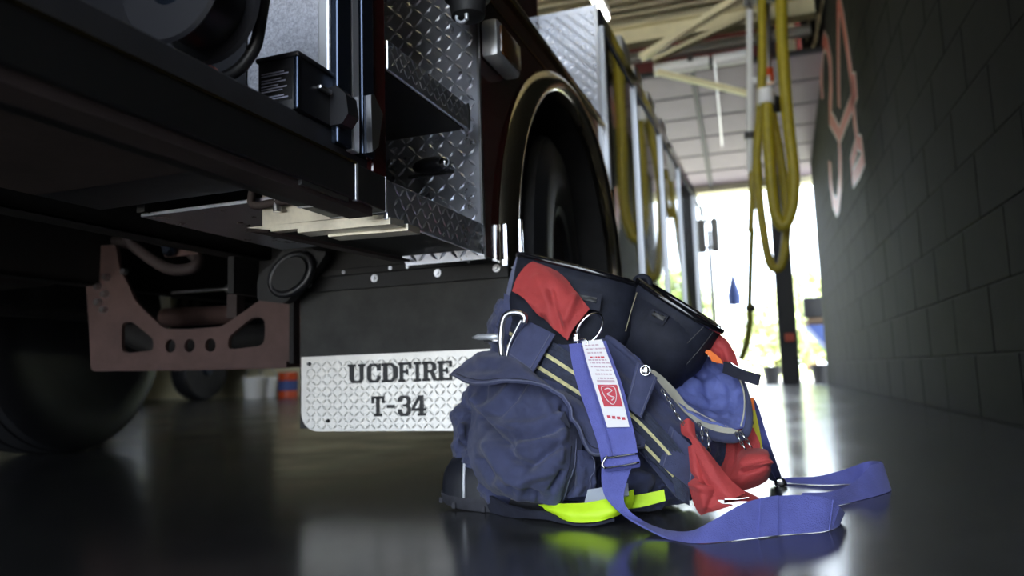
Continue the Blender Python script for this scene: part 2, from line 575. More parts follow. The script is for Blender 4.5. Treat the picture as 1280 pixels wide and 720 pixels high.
# ------------------------------------------------------------------ steelwork under the roof
def xbeam(name, y, z0, z1, d, m, label, cat='beam', group=None, x0=-16.0, x1=0.94):
    t = thing(name, label, cat, (0, y, z0), 0, group)
    h = z1 - z0
    MB().box(x0, x1, -d / 2, d / 2, 0, 0.03, 0.004).build('lower_flange', m, t)
    MB().box(x0, x1, -d / 2, d / 2, h - 0.03, h, 0.004).build('upper_flange', m, t)
    MB().box(x0, x1, -0.012, 0.012, 0.03, h - 0.03).build('web', m, t)
    return t
za, zb = U(860, 46, 9.2)[2], U(860, 22, 9.2)[2]
xbeam('roof_beam', 9.2, za, zb, 0.20, 'cream_steel', 'deep cream steel beam across the bay below the corrugated roof deck')
zc = U(860, 62, 9.9)[2]
xbeam('roof_beam', 9.9, zc - 0.06, zc + 0.06, 0.12, 'white_steel', 'slim grey-white beam across the bay behind the cream truss braces')
# white tube in two lengths with a dark coupling
a_, b_ = U(818, 88, 8.6), U(934, 70, 8.6)
vt = thing('overhead_pipe', 'thick white horizontal pipe hung under the roof in front of the raised door', 'pipe', a_)
d_ = b_ - a_
rr = 0.075
MB().tube([a_, a_ + d_ * 0.60], rr, 16).build('pipe_length', 'white_steel', vt, 40, world=True)
MB().tube([a_ + d_ * 0.64, b_ + d_ * 0.02], rr, 16).build('pipe_length', 'white_steel', vt, 40, world=True)
MB().tube([a_ + d_ * 0.59, a_ + d_ * 0.65], rr * 0.7, 16).build('coupling', 'gap_dark', vt, 40, world=True)
def brace(p, q, w, label, m='cream_steel'):
    t = thing('truss_brace', label, 'brace', p)
    p = np.asarray(p); q = np.asarray(q)
    ax = (q - p) / np.linalg.norm(q - p)
    n1 = np.cross(ax, [0, 1, 0]); n1 /= np.linalg.norm(n1); n2 = np.cross(ax, n1)
    MB().prism([p, p + n1 * w, p + n1 * w + n2 * 0.01, p + n2 * 0.01], q - p).build('angle_leg', m, t, world=True)
    MB().prism([p, p + n2 * w, p + n2 * w + n1 * 0.01, p + n1 * 0.01], q - p).build('angle_leg', m, t, world=True)
    return t
brace(U(803, 78, 8.2), U(940, -6, 8.2), 0.11, 'cream steel angle brace rising steeply to the right under the roof')
brace(U(818, 80, 8.9), U(945, 20, 9.12), 0.09, 'second cream brace rising behind the steep one')
brace(U(820, 94, 8.42), U(935, 121.5, 8.04), 0.075, 'thin cream brace sloping down to the right below the white pipe')

# raised sectional door lying under the roof
K_ = 0.2
def dz(y): return 3.12 + K_ * (12.0 - y)
ang = -math.atan(K_)
dr = bpy.data.objects.new('door_1', None); COL.objects.link(dr); struct(dr)
dr.location = (-0.5, 12.0, 3.12); dr.rotation_euler = (ang, 0, 0)
pitch = 0.545
pm = MB().box(-2.3, -0.03 + 0.0, -0.25, 0.25, -0.02, 0.02, 0.006)
pm.box(0.03, 2.3, -0.25, 0.25, -0.02, 0.02, 0.006)
p0 = pm.build('door_panel', 'door_mauve', dr)
for k in range(6):
    o = p0 if k == 0 else p0.copy()
    if k: COL.objects.link(o); o.parent = dr
    o.location = (0, -0.30 - k * pitch, 0.03)
MB().box(-2.35, 2.35, -6 * pitch - 0.05, 0, 0.052, 0.07).build('door_backing', 'gap_dark', dr)
h0 = MB().box(-2.3, 2.3, -0.016, 0.016, -0.018, 0.02).build('hinge_strip', 'gap_dark', dr)
for k in range(1, 7):
    o = h0 if k == 1 else h0.copy()
    if k > 1: COL.objects.link(o); o.parent = dr
    o.location = (0, -0.03 - k * pitch + 0.0, 0.035)
MB().box(-0.03, 0.03, -6 * pitch - 0.3, 0, -0.015, 0.05).build('centre_rail', 'gap_dark', dr)
tag(MB().tube([U(893, 74, 8.3), U(905, 205, 11.4)], 0.012, 6).build('door_cable', 'steel'), 'thin pull cable running under the raised overhead door', 'cable')

# ceiling lamp tube above the truck roof
a_, b_ = U(741, -8, 5.2), U(757, 22, 6.4)
lt = thing('ceiling_lamp', 'white glowing strip lamp above the edge of the truck roof', 'lamp', a_)
MB().tube([a_, b_], 0.035, 10).build('lamp_tube', 'tube_glow', lt, 60, world=True)
MB().tube([a_ + np.array([0, 0, .05]), b_ + np.array([0, 0, .05])], 0.05, 6).build('lamp_housing', 'white_steel', lt, world=True)
for (x, y) in ((0.15, -0.6), (0.15, 3.4), (0.15, 7.4), (-4.8, -0.6), (-4.8, 3.4), (-4.8, 7.4)):  # unseen lamps added to light the gear from above
    lt = thing('fill_lamp', 'added round fill lamp, out of view, high over the ' + ('lane beside the dark wall, ' if x > 0 else 'truck lane, ') + {-0.6: 'nearest the back door', 3.4: 'middle of its row', 7.4: 'nearest the front door'}[y], 'lamp', (x, y, 5.3), 0, 'added fill lamps over the lanes')
    MB().lathe([(0.14, 0.05), (0.10, 0.14), (0.0, 0.24), (0.004, 0.235)], 28, 'z').build('reflector_shade', 'white_steel', lt, 60)
    MB().lathe([(0.012, 0.0), (0.012, 0.20), (0.018, 0.20)], 24, 'z').build('lamp_disc', 'fill_glow', lt)
    MB().tube([(0, 0, .14), (0, 0, 0.47)], .01, 6).build('hanger', 'steel', lt)

# ------------------------------------------------------------------ hoses, pipes and rope by the far door
HY = 7.6
hs = thing('exhaust_hose', 'yellow hose hanging in a long low loop, lowest of the yellow loops', 'hose', U(968, 336, HY), 0)
MB().tube([U(952, -10, HY), U(953, 60, HY), U(951, 130, HY), U(946, 200, HY), U(950, 255, HY), U(956, 300, HY), U(962, 328, HY), U(969, 336, HY), U(977, 330, HY), U(982, 305, HY), U(983, 260, HY), U(976, 200, HY), U(967, 150, HY), U(963, 118, HY)], 0.043, 12, smooth=6).build('hose', 'hose_yellow', hs, 180, world=True)
MB().tube([U(969, 122, HY), U(966, 142, HY)], 0.07, 12).build('hose_cuff', 'plastic_black', hs, 40, world=True)
hs = thing('exhaust_hose', 'thick yellow hose hanging straight down and turning up nearest the dark wall', 'hose', U(977, 282, HY - .3), 0)
MB().tube([U(976, -10, HY - .3), U(978, 60, HY - .3), U(985, 150, HY - .3), U(992, 215, HY - .3), U(991, 255, HY - .3), U(982, 281, HY - .3), U(973, 277, HY - .3), U(966, 250, HY - .3), U(962, 200, HY - .3), U(958, 120, HY - .3)], 0.055, 12, smooth=6).build('hose', 'hose_yellow', hs, 180, world=True)
MB().tube([U(957, 130, HY - .3), U(957, 112, HY - .3)], 0.075, 12).build('hose_cuff', 'white_steel', hs, 40, world=True)
hs = thing('exhaust_hose', 'short doubled yellow hose end hanging beside the white pipe', 'hose', U(940, 205, HY + .4))
MB().tube([U(938, 290, HY + .4), U(940, 250, HY + .4), U(940, 215, HY + .4), U(943, 203, HY + .4), U(949, 207, HY + .4), U(949, 245, HY + .4), U(946, 262, HY + .4)], 0.034, 10, smooth=5).build('hose', 'hose_yellow', hs, 180, world=True)
rp = thing('pull_rope', 'olive pull rope with a knot hanging below the yellow hoses', 'rope', U(938, 385, HY + .4))
MB().tube([U(940, 285, HY + .4), U(938, 340, HY + .4), U(937, 385, HY + .4), U(937, 405, HY + .4), U(933, 430, HY + .4), U(926, 450, HY + .4)], [0.028, 0.028, 0.028, 0.034, 0.034, 0.028], 8, smooth=5).build('rope', 'rope_olive', rp, 180, world=True)
c = U(938, 385, HY + .4)
MB().torus(c, 0.032, 0.02, (1, 0, 0), (0, 0.3, 0.95)).ellipsoid(c + np.array([.02, -.02, -.01]), 0.035, 0.03, 0.03).build('knot', 'post_dark', rp, 180, world=True)
wp = thing('drop_pipe', 'white vertical pipe dropping beside the yellow hoses', 'pipe', U(938, 215, 8.0))
MB().tube([U(937, -10, 8.0), U(938, 215, 8.0)], 0.035, 12).build('pipe_length', 'white_steel', wp, 60, world=True)
MB().tube([U(938, 100, 8.0), U(963, 98, 8.0)], 0.036, 12).build('side_outlet', 'white_steel', wp, 60, world=True)
MB().tube([U(938, 166, 8.0), U(938, 174, 8.0)], 0.06, 12).build('coupling', 'gap_dark', wp, 60, world=True)
wp = thing('drop_pipe', 'grey pipe with a red fitting dropping between the yellow hoses', 'pipe', U(962, 95, 8.2))
MB().tube([U(958, -10, 8.2), U(961, 92, 8.2)], 0.035, 12).build('pipe_length', 'steel', wp, 60, world=True)
MB().tube([U(961, 86, 8.2), U(962, 104, 8.2)], 0.05, 12).build('red_fitting', 'orange_plastic', wp, 60, world=True)
bal = thing('hose_balancer', 'dark balancer block overhead that the yellow hoses hang from', 'balancer', U(975, 0, 7.6))
MB().box(-0.35, 0.22, -0.5, 0.3, 0.12, 0.40, 0.03).build('housing', 'gap_dark', bal)
MB().box(-0.4, 0.26, -0.55, 0.35, 0.40, 0.44).build('mounting_plate', 'steel', bal)
cl = thing('door_post', 'steel post dividing the bright far doorway, behind the yellow hoses', 'post', (U(976, 300, 11.85)[0], 11.85, 0))  # painted dark for its backlit look; the column itself is cream
MB().box(-0.13, 0.13, -0.012, 0.012, 0.0, 5.78).build('web', 'post_dark', cl)
MB().box(-0.13, -0.11, -0.1, 0.1, 0.0, 5.78).build('flange', 'post_dark', cl)
MB().box(0.11, 0.13, -0.1, 0.1, 0.0, 5.78).build('flange', 'post_dark', cl)
MB().box(-0.05, 0.08, -0.115, -0.1, 0.62, 0.74, 0.01).build('reflector', 'orange_plastic', cl)
cl = thing('steel_column', 'cream steel column at the far end of the dark wall, behind the hoses', 'column', (0.78, 11.7, 0))
MB().box(-0.1, 0.1, -0.1, -0.08, 3.3, 5.78).build('flange', 'cream_steel', cl)
MB().box(-0.1, 0.1, 0.08, 0.1, 3.3, 5.78).build('flange', 'cream_steel', cl)
MB().box(-0.01, 0.01, -0.08, 0.08, 3.3, 5.78).build('web', 'cream_steel', cl)

# ------------------------------------------------------------------ outside the far door
g = MB().box(-40, 40, 12.3, 19, -0.12, -0.02).build('driveway', 'asphalt'); struct(g)
g = MB().box(-90, 90, 19, 160, -0.12, 0.0).build('lawn', 'grass'); struct(g)
g = MB().box(-40, 40, -30, -3.6, -0.12, -0.02).build('apron', 'asphalt'); struct(g)

def tree(x, y, h, w, m, label, seed):
    t = thing('tree', label, 'tree', (x, y, 0), 0, 'trees beyond the driveway')
    MB().tube([(0, 0, 0), (0.05, 0, h * 0.3), (0.0, 0.05, h * 0.7)], [0.05 * w, 0.04 * w, 0.015 * w], 8, smooth=3).build('trunk', 'bark', t, 60)
    rg = random.Random(seed)
    mb = MB()
    for k in range(1500):
        u = rg.uniform(0, 1); th = rg.uniform(0, 2 * PI)
        zz_ = h * (0.12 + 0.88 * u)
        R_ = w * 0.5 * math.sin(PI * (0.18 + 0.80 * u)) * (0.8 + 0.25 * math.sin(3 * th + seed + 5 * u)) * math.sqrt(rg.uniform(0.25, 1))
        c = np.array([R_ * math.cos(th), R_ * math.sin(th), zz_])
        s = rg.uniform(0.10, 0.24) * (w / 4) ** 0.5
        a = np.array([rg.gauss(0, 1) for _ in range(3)]); a /= np.linalg.norm(a)
        b = np.cross(a, [rg.gauss(0, 1) for _ in range(3)]); b /= np.linalg.norm(b) + 1e-9
        mb.add([c - a * s, c + b * s * 0.5, c + a * s, c - b * s * 0.5], [(0, 1, 2, 3)])
    mb.build('foliage', m, t, kind='stuff')
specs = [(-3.4, 26, 4.2, 4, 0, 'broad tree close behind the left edge of the far doorway'), (0.7, 27, 2.6, 4.2, 1, 'low rounded tree seen left of the door post'),
         (2.6, 23, 3.3, 3.0, 0, 'small tree seen right of the door post'), (5.4, 30, 5.0, 6, 0, 'tall tree behind the dark wall end'),
         (-7.5, 32, 7.0, 6, 0, 'tall tree hidden mostly by the truck'), (2.6, 40, 5.0, 6, 1, 'pale tree far back in the middle of the doorway'), (-5.2, 46, 3.8, 5, 1, 'pale tree far back left of the door post')]
for i, (x, y, h, w, k, lab) in enumerate(specs):
    tree(x, y, h, w, 'leaf_light' if k else 'leaf_green', lab, i + 1)
def planter(px, py, Y, label, sc=1.0):
    p = U(px, py, Y); t = thing('planter', label, 'planter', (p[0], Y, -0.02))
    MB().lathe([(0, 0.10 * sc), (0.26 * sc, 0.14 * sc), (0.29 * sc, 0.15 * sc), (0.29 * sc, 0.13 * sc), (0.2 * sc, 0.12 * sc)], 20, 'z').build('pot', 'post_dark', t, 40)
    MB().ellipsoid((0, 0, 0.2 * sc), 0.12 * sc, 0.12 * sc, 0.04 * sc).build('soil', 'bark', t, 180)
planter(965, 470, 12.9, 'small dark planter at the foot of the door post')
planter(1026, 470, 12.6, 'dark tub at the far end of the wall')
# utility cart parked outside, half behind the wall end
ct = thing('utility_cart', 'dark utility cart with a thin frame parked outside beyond the wall end', 'cart', (1.12, 13.4, 0))
MB().tube([(-0.38, -0.5, 1.0), (-0.40, -0.5, 1.72), (0.6, -0.5, 1.74), (0.62, -0.5, 1.0)], 0.016, 8).build('roof_frame', 'post_dark', ct, 60)
MB().box(-0.34, 0.55, -0.5, -0.35, 1.02, 1.36, 0.03).build('seat_back', 'post_dark', ct, 40)
MB().box(-0.30, 0.6, -0.55, 0.2, 0.90, 1.02, 0.04).build('seat', 'bark', ct, 40)
MB().prism([(-0.30, -0.6, 0.9), (0.7, -0.6, 0.9), (0.7, -0.6, 0.35), (0.1, -0.6, 0.4), (-0.12, -0.6, 0.66)], (0, 0.9, 0)).build('body', 'blue_cloth', ct)
for x in (0.15, 0.8):
    MB().lathe([(-0.08, 0.12), (-0.08, 0.2), (0.08, 0.2), (0.08, 0.12)], 20, 'y', (x, -0.55, 0.2)).build('wheel', 'tyre', ct, 40)
p = U(917, 362, 12.6)
bf = thing('folded_parasol', 'small blue-grey folded parasol standing outside beside the truck front', 'parasol', (p[0], 12.6, 0))
MB().lathe([(p[2] - 0.25, 0.10), (p[2] - 0.1, 0.11), (p[2] + 0.25, 0.02)], 12, 'z').build('canopy', 'blue_cloth', bf, 40)
MB().tube([(0, 0, 0), (0, 0, p[2] + 0.28)], 0.012, 8).build('pole', 'steel', bf)

# ------------------------------------------------------------------ far vehicle on the left, seen under the truck
fv = F(255, 494) * 0.68
pv = thing('parked_engine', 'dark vehicle parked far across the bays, seen under the truck', 'vehicle', (fv[0], fv[1], 0), TRA)
for (x, y) in ((-0.1, 0.0), (-1.9, 0.0)):
    w = MB().lathe([(-0.15, 0.30), (-0.16, 0.47), (-0.1, 0.5), (0.1, 0.5), (0.16, 0.47), (0.15, 0.30)], 32, 'x', (x, y, 0.5)).build('wheel', 'tyre', pv, 40)
    MB().lathe([(0.10, 0.28), (0.15, 0.24), (0.12, 0.1), (0.2, 0.08), (0.2, 0.001)], 24, 'x', (x, y, 0.5)).build('hub', 'rail_blue', w, 40)
MB().box(-2.3, 0.25, -2.2, 1.5, 0.62, 2.8, 0.05).build('body', 'truck_black', pv, 30)
for (px, py, lab_) in ((317, 494, 'white bucket standing far back under the truck, left of its twin'), (334, 493, 'white bucket standing far back under the truck, right of its twin')):
    q_ = F(px, py) * 0.8
    wb_0 = thing('floor_bucket', lab_, 'bucket', (q_[0], q_[1], 0))
    MB().lathe([(0, .15), (.3, .18), (.36, .19), (.36, .17), (.05, .14)], 20, 'z').build('bucket_body', 'white_steel', wb_0, 40)
    MB().torus((0, 0, .33), .19, .01, (1, 0, 0), (0, 0, 1), 20, 6, 0, PI).build('bail_handle', 'steel', wb_0, 60)
fc = F(360, 492) * 0.75
tc_ = thing('floor_drum', 'small orange drum standing far back under the truck', 'drum', (fc[0], fc[1], 0))
MB().lathe([(0, 0.16), (0.1, 0.165), (0.12, 0.155), (0.28, 0.155), (0.3, 0.165), (0.42, 0.16)], 20, 'z').build('drum_body', 'orange_plastic', tc_, 40)
MB().lathe([(0.12, 0.162), (0.28, 0.162)], 20, 'z').build('drum_band', 'blue_cloth', tc_, 40)

# ------------------------------------------------------------------ the fire truck (own coordinates: x=0 its right side, y=0 the mud flap, +y forward)
tk = thing('fire_truck', 'dark red fire truck seen from low behind its front right wheel', 'fire truck', TRL, TRA)
def E(name):
    o = bpy.data.objects.new(name, None); COL.objects.link(o); o.parent = tk
    o.empty_display_size = 0.05
    return o
# -- compartment and its rail
cp = MB().box(-0.62, -0.012, -3.2, -0.63, 0.605, 0.645, 0.003).box(-0.62, -0.60, -3.2, -0.63, 0.645, 1.9).build('compartment', 'sill_grey', tk)
rl = MB().box(-0.11, 0.0, -3.2, -0.700, 0.542, 0.602, 0.003).build('side_rail', 'black_paint', cp)
MB().box(-0.11, 0.001, -0.697, -0.605, 0.542, 0.602, 0.002).build('rail_end', 'black_paint', cp)
MB().box(-0.11, 0.0015, -0.702, -0.694, 0.541, 0.603, 0.001).build('rail_band', 'trim_white', cp)
MB().box(-0.11, 0.0015, -0.608, -0.604, 0.541, 0.603, 0.001).build('rail_band', 'steel', cp)
MB().box(-0.05, -0.006, -3.2, -0.64, 0.528, 0.542).build('rail_lip', 'under_brown', cp)
MB().box(-0.002, 0.002, -3.2, -0.70, 0.600, 0.604).build('rail_edge', 'brass', cp)
MB().box(-0.03, -0.001, -0.84, -0.72, 0.535, 0.5415).build('bottom_strip', 'steel', cp)
# front wall of the compartment, speckled paint
MB().box(-0.60, -0.03, -0.73, -0.72, 0.645, 1.9).build('front_wall', 'speckle', cp)
MB().box(-0.034, -0.012, -0.755, -0.72, 0.645, 1.9, 0.004).build('wall_trim', 'trim_white', cp)
MB().box(-0.010, 0.004, -0.755, -0.715, 0.62, 1.9, 0.003).build('door_track', 'rail_blue', cp)
MB().box(-0.012, 0.002, -0.710, -0.690, 0.62, 1.9, 0.002).build('door_track', 'trim_white', cp)
MB().box(-0.012, 0.006, -0.686, -0.650, 0.62, 1.9, 0.003).build('door_track', 'rail_blue', cp)
MB().box(-0.60, -0.185, -0.86, -0.735, 0.646, 1.5, 0.004).build('inner_block', 'plastic_black', cp)  # plain black block filling the dark left part behind the reel
MB().box(-0.30, -0.285, -1.30, -1.27, 0.646, 1.5, 0.002).build('shelf_upright', 'sill_grey', cp)
bk = MB()
bk.prism([(0.0, -0.675, 0.625), (0.0, -0.655, 0.64), (0.0, -0.648, 0.672), (0.0, -0.640, 0.70), (0.0, -0.668, 0.725), (0.0, -0.678, 0.72)], (0.016, 0, 0))
bk.build('latch_bracket', 'steel', cp)
MB().ellipsoid((-0.028, -0.765, 0.69), 0.016, 0.008, 0.028).build('wall_bumper', 'label_white', cp, 180)
# post between compartment and step recess, red corner
MB().box(-0.24, 0.0, -0.645, -0.60, 0.60, 1.9, 0.004).build('corner_post', 'truck_red', tk)
MB().box(-0.9, -0.235, -2.9, -0.60, 1.9, 1.92).box(-0.9, 0.0, -3.2, -0.60, 1.9, 2.3).build('upper_body', 'truck_red', tk)
# -- step recess
rc = MB().prism([(-0.55, -0.16, 0.60), (-0.235, -0.16, 0.60), (-0.20, -0.16, 0.522), (-0.002, -0.16, 0.522), (-0.002, -0.16, 1.9), (-0.55, -0.16, 1.9)], (0, 0.01, 0)).build('step_recess', 'tread_plate', tk)
treads(-0.5, -0.012, 0.526, 1.5, 0.026, lambda u, v, h: (u, -0.160 - h, v), 0.0026, lambda u, v: v > .605 or u > -.2).build('tread_relief', 'tread_plate', rc, kind='stuff')
MB().box(-0.56, -0.54, -0.60, -0.16, 0.6, 1.9).build('recess_side', 'under_black', rc)
MB().box(-0.55, 0.0, -0.60, -0.16, 0.590, 0.598, 0.002).build('step_tread', 'tread_plate', rc)
MB().box(-0.008, 0.0, -0.60, -0.165, 0.530, 0.600, 0.002).build('step_riser', 'tread_plate', rc)
treads(-0.595, -0.17, 0.533, 0.598, 0.0215, lambda u, v, h: (h, u, v), 0.0018).build('riser_relief', 'tread_plate', rc, kind='stuff')
MB().box(-0.50, -0.010, -0.592, -0.24, 0.800, 0.806).build('step_board', 'under_black', rc)  # black stands for the shade under the upper step
us = MB().box(-0.009, 0.0, -0.592, -0.235, 0.800, 0.855, 0.003)
us.build('upper_step', 'tread_plate', rc)
treads(-0.59, -0.24, 0.807, 0.853, 0.0155, lambda u, v, h: (h, u, v), 0.0014).build('step_relief', 'tread_plate', rc, kind='stuff')
MB().tube([(-0.004, -0.24, 0.858), (-0.004, -0.232, 0.84), (-0.004, -0.236, 0.80)], 0.007, 8).build('step_clip', 'steel', rc, 60)
# marker lamp low in the recess wall
lm = MB().ellipsoid((-0.125, -0.168, 0.752), 0.050, 0.022, 0.020, 24, 14).build('step_lamp', 'plastic_black', rc, 180)
MB().ellipsoid((-0.088, -0.180, 0.752), 0.013, 0.010, 0.014).build('lamp_lens', 'chrome', rc, 180)
MB().box(-0.19, -0.07, -0.166, -0.16, 0.728, 0.736, 0.002).build('lamp_gasket', 'plastic_black', rc)
# bright edge of the recess wall and the red corner
MB().box(-0.006, 0.0, -0.166, -0.158, 0.525, 1.9).build('edge_trim', 'steel', rc)
# -- underside of the step
pl_ = [T(p[0], p[1], 1, -0.598) for p in ((328, 222), (474, 222), (474, 264), (466, 268), (328, 283))]
un = MB().prism(pl_, (0, 0.008, 0)).build('step_underside', 'aluminium', tk)
pts = [T(p[0], p[1], 1, -0.612) for p in ((318, 228), (314, 252), (322, 257), (345, 253), (400, 247), (460, 242))]
MB().tube(pts, 0.0075, 10, smooth=4).build('drain_pipe', 'under_brown', un, 60)
MB().tube([T(346, 250, 1, -0.612), T(346, 265, 1, -0.612)], 0.007, 8).build('pipe_clip', 'steel', un, 60)
def under(pix, z, th, m, name):
    MB().prism([T(x, y, 2, z) for x, y in pix], (0, 0, th)).build(name, m, un)
under(((388, 296), (505, 284), (488, 280), (372, 291)), 0.522, 0.012, 'aluminium', 'cross_slat')
under(((425, 301), (525, 293), (510, 288), (410, 296)), 0.518, 0.012, 'aluminium', 'cross_slat')
under(((330, 290), (500, 322), (606, 318), (490, 272), (330, 284)), 0.545, 0.004, 'under_black', 'step_floor')
MB().prism([T(p[0], p[1], 1, -0.598) for p in ((308, 284), (328, 283), (480, 268), (478, 274), (335, 290))], (0, 0.02, 0)).build('edge_plate', 'aluminium', un)
MB().prism([T(308, 285, 2, 0.535), T(490, 324, 2, 0.535), T(512, 324, 2, 0.535), T(335, 287, 2, 0.535)], (0, 0.0, -0.006)).build('side_plate', 'under_brown', un)

# -- mud flap with its lettered tread plate
FW = 0.612
mf = MB().box(-FW, -0.004, 0.0, 0.010, 0.135, 0.53, 0.002).build('mud_flap', 'rubber_flap', tk)
MB().box(-FW + 0.005, 0.0, -0.012, 0.0, 0.497, 0.546, 0.002).build('flap_strap', 'rubber', mf)
MB().box(-FW + 0.02, 0.0, -0.022, 0.004, 0.535, 0.552, 0.002).build('flap_bracket', 'under_black', mf)
b0 = None
for x in (-0.575, -0.372, -0.19, -0.03):
    m_ = MB().lathe([(-0.003, 0.0), (-0.003, 0.010), (0.0, 0.011)], 14, 'y', (0, 0, 0)).lathe([(-0.008, 0.0), (-0.008, 0.005), (-0.003, 0.0055)], 6, 'y')
    if b0 is None: b0 = m_.build('bolt', 'steel', mf, 30); o = b0
    else: o = b0.copy(); COL.objects.link(o)
    o.location = (x, -0.012, 0.521)
for x in (-0.46, -0.32, -0.27, -0.10):
    o = b0.copy(); COL.objects.link(o); o.location = (x, -0.022, 0.543); o.scale = (0.5,) * 3
PZ0, PZ1, PX0, PX1 = 0.128, 0.325, -0.605, -0.012
ol = []
R_ = 0.05
ol += [(PX0, PZ1), (PX0, PZ0 + R_)]
for k in range(1, 9):
    t = PI + k * PI / 2 / 8
    ol.append((PX0 + R_ + R_ * math.cos(t), PZ0 + R_ + R_ * math.sin(t)))
for k in range(0, 9):
    t = -PI / 2 + k * PI / 2 / 8
    ol.append((PX1 - R_ + R_ * math.cos(t), PZ0 + R_ + R_ * math.sin(t)))
ol.append((PX1, PZ1))
tp = plate_mesh([ol], 0.003, lambda x, y, z: (x, -0.002 + z, y)).build('flap_plate', 'flap_plate', mf)
def incl(u, v):
    for cx in (PX0 + R_, PX1 - R_):
        if v < PZ0 + R_ and ((u < cx and cx < -.3) or (u > cx and cx > -.3)):
            if math.hypot(u - cx, v - PZ0 - R_) > R_: return False
    return True
treads(PX0 + .002, PX1, PZ0 + .002, PZ1, 0.0165, lambda u, v, h: (u, -0.0035 - h, v), 0.0008, incl).build('plate_relief', 'flap_plate', mf, kind='stuff')
for (px, py) in ((387, 455), (410, 526)):
    c = T(px, py, 1, -0.004)
    MB().lathe([(-0.006, 0.0), (-0.006, 0.004), (0.0, 0.005)], 10, 'y', tuple(c)).build('plate_rivet', 'paint_black', mf, 30)
# slab lettering, each letter a thin painted raised piece
def slab(ch):
    s, b = 0.27, 0.17           # stem width, serif/bar height
    r = lambda x0, y0, x1, y1: [(x0, y0), (x1, y0), (x1, y1), (x0, y1)]
    ser = lambda x, y0, w=0.40: r(x - w / 2 + s / 2, y0, x + w / 2 + s / 2, y0 + b * .75)
    G = {
        'U': [r(.07, .2, .07 + s, 1), r(.68, .2, .68 + s * .85, 1), r(-.02, .87, .44, 1), r(.60, .87, 1.0, 1), [(.07, .22), (.34, .22), (.42, .14), (.62, .14), (.68, .22), (.91, .22), (.76, 0), (.24, 0)]],
        'C': [r(.03, .2, .03 + s, .8), [(.03, .8), (.22, 1), (.66, 1), (.72, .86), (.40, .86), (.30, .78)], [(.03, .2), (.22, 0), (.72, 0), (.92, .2), (.92, .36), (.68, .36), (.68, .24), (.60, .14), (.38, .14), (.30, .22)], [(.66, 1), (.80, .92), (.80, 1), (.92, 1), (.92, .62), (.68, .62), (.68, .76), (.58, .86)]],
        'D': [r(.08, 0, .08 + s, 1), r(-.02, .86, .62, 1), r(-.02, 0, .62, .14), [(.62, 0), (.95, .24), (.95, .76), (.62, 1), (.55, .86), (.66, .72), (.66, .28), (.55, .14)]],
        'F': [r(.08, 0, .08 + s, 1), r(-.02, .86, .95, 1), r(-.02, 0, .48, .14), r(.75, .66, .95, .9), r(.3, .44, .66, .58), r(.56, .36, .70, .66)],
        'I': [r(.36, 0, .36 + s, 1), r(.2, .86, .8, 1), r(.2, 0, .8, .14)],
        'R': [r(.08, 0, .08 + s, 1), r(-.02, .86, .62, 1), r(-.02, 0, .46, .14), [(.60, .42), (.90, .56), (.90, .86), (.60, 1), (.55, .87), (.64, .78), (.64, .64), (.55, .55)], r(.3, .42, .62, .56), [(.48, .46), (.76, .46), (.90, .14), (1.02, .14), (1.02, 0), (.72, 0)]],
        'E': [r(.08, 0, .08 + s, 1), r(-.02, .86, .95, 1), r(-.02, 0, .95, .14), r(.76, .68, .95, .9), r(.76, .1, .95, .32), r(.3, .44, .62, .58), r(.54, .36, .68, .66)],
        'T': [r(.36, 0, .36 + s, 1), r(.0, .86, 1, 1), r(.2, 0, .8, .14), r(0, .64, .18, .9), r(.82, .64, 1, .9)],
        '-': [r(.1, .40, .9, .56)],
        '3': [[(.06, .86), (.24, 1), (.76, 1), (.94, .84), (.94, .62), (.84, .52), (.94, .40), (.94, .16), (.76, 0), (.24, 0), (.06, .14), (.06, .34), (.32, .34), (.32, .22), (.40, .14), (.60, .14), (.68, .22), (.68, .38), (.60, .45), (.40, .45), (.40, .58), (.60, .58), (.68, .64), (.68, .80), (.60, .86), (.40, .86), (.32, .80), (.32, .70), (.06, .70)]],
        '4': [r(.56, 0, .56 + s, 1), r(.42, 0, .97, .13), r(.0, .24, 1, .38), [(.0, .38), (.22, .38), (.60, .86), (.60, 1), (.48, 1)]],
    }
    return G[ch]
def letter(ch, x0, x1, z0, z1):
    mb = MB()
    for pl in slab(ch):
        mb.prism([(x0 + p[0] * (x1 - x0), -0.0055, z0 + p[1] * (z1 - z0)) for p in pl], (0, 0.0022, 0))
    o = mb.build('letter', 'paint_black', mf)
    return o
la = [(435, 457), (458, 478), (477, 499), (498, 516), (514, 530), (528, 548), (547, 567)]
for ch, (a, b) in zip('UCDFIRE', la):
    p = T(a, 482, 1, -0.004); q = T(b, 482, 1, -0.004)
    o = letter(ch, p[0] + .001, q[0] - .001, 0.2510, 0.3005)
    o['label'] = 'black slab letter ' + ch
for ch, (a, b) in zip('T-34', ((464, 481), (482, 495), (496, 515), (514, 533))):
    p = T(a, 508, 1, -0.004); q = T(b, 508, 1, -0.004)
    o = letter(ch, p[0] + .001, q[0] - .001, 0.1650, 0.2165)
    o['label'] = {'T': 'black slab letter T', '-': 'black hyphen', '3': 'black slab numeral 3', '4': 'black slab numeral 4'}[ch]

# -- fender with wheel arch
AY, AZ, RO, RI = 0.60, 0.545, 0.670, 0.598
arc = [(AY + 0.62 * math.cos(t), AZ + 0.62 * math.sin(t)) for t in np.linspace(0, PI, 40)]
outl = [(-0.155, 0.53), (-0.03, 0.53)] + arc[::-1] + [(1.22, 0.53), (1.22, 1.24), (-0.155, 1.24)]
fd = plate_mesh([outl], 0.012, lambda x, y, z: (-0.008 + z, x, y)).build('fender', 'truck_red', tk)
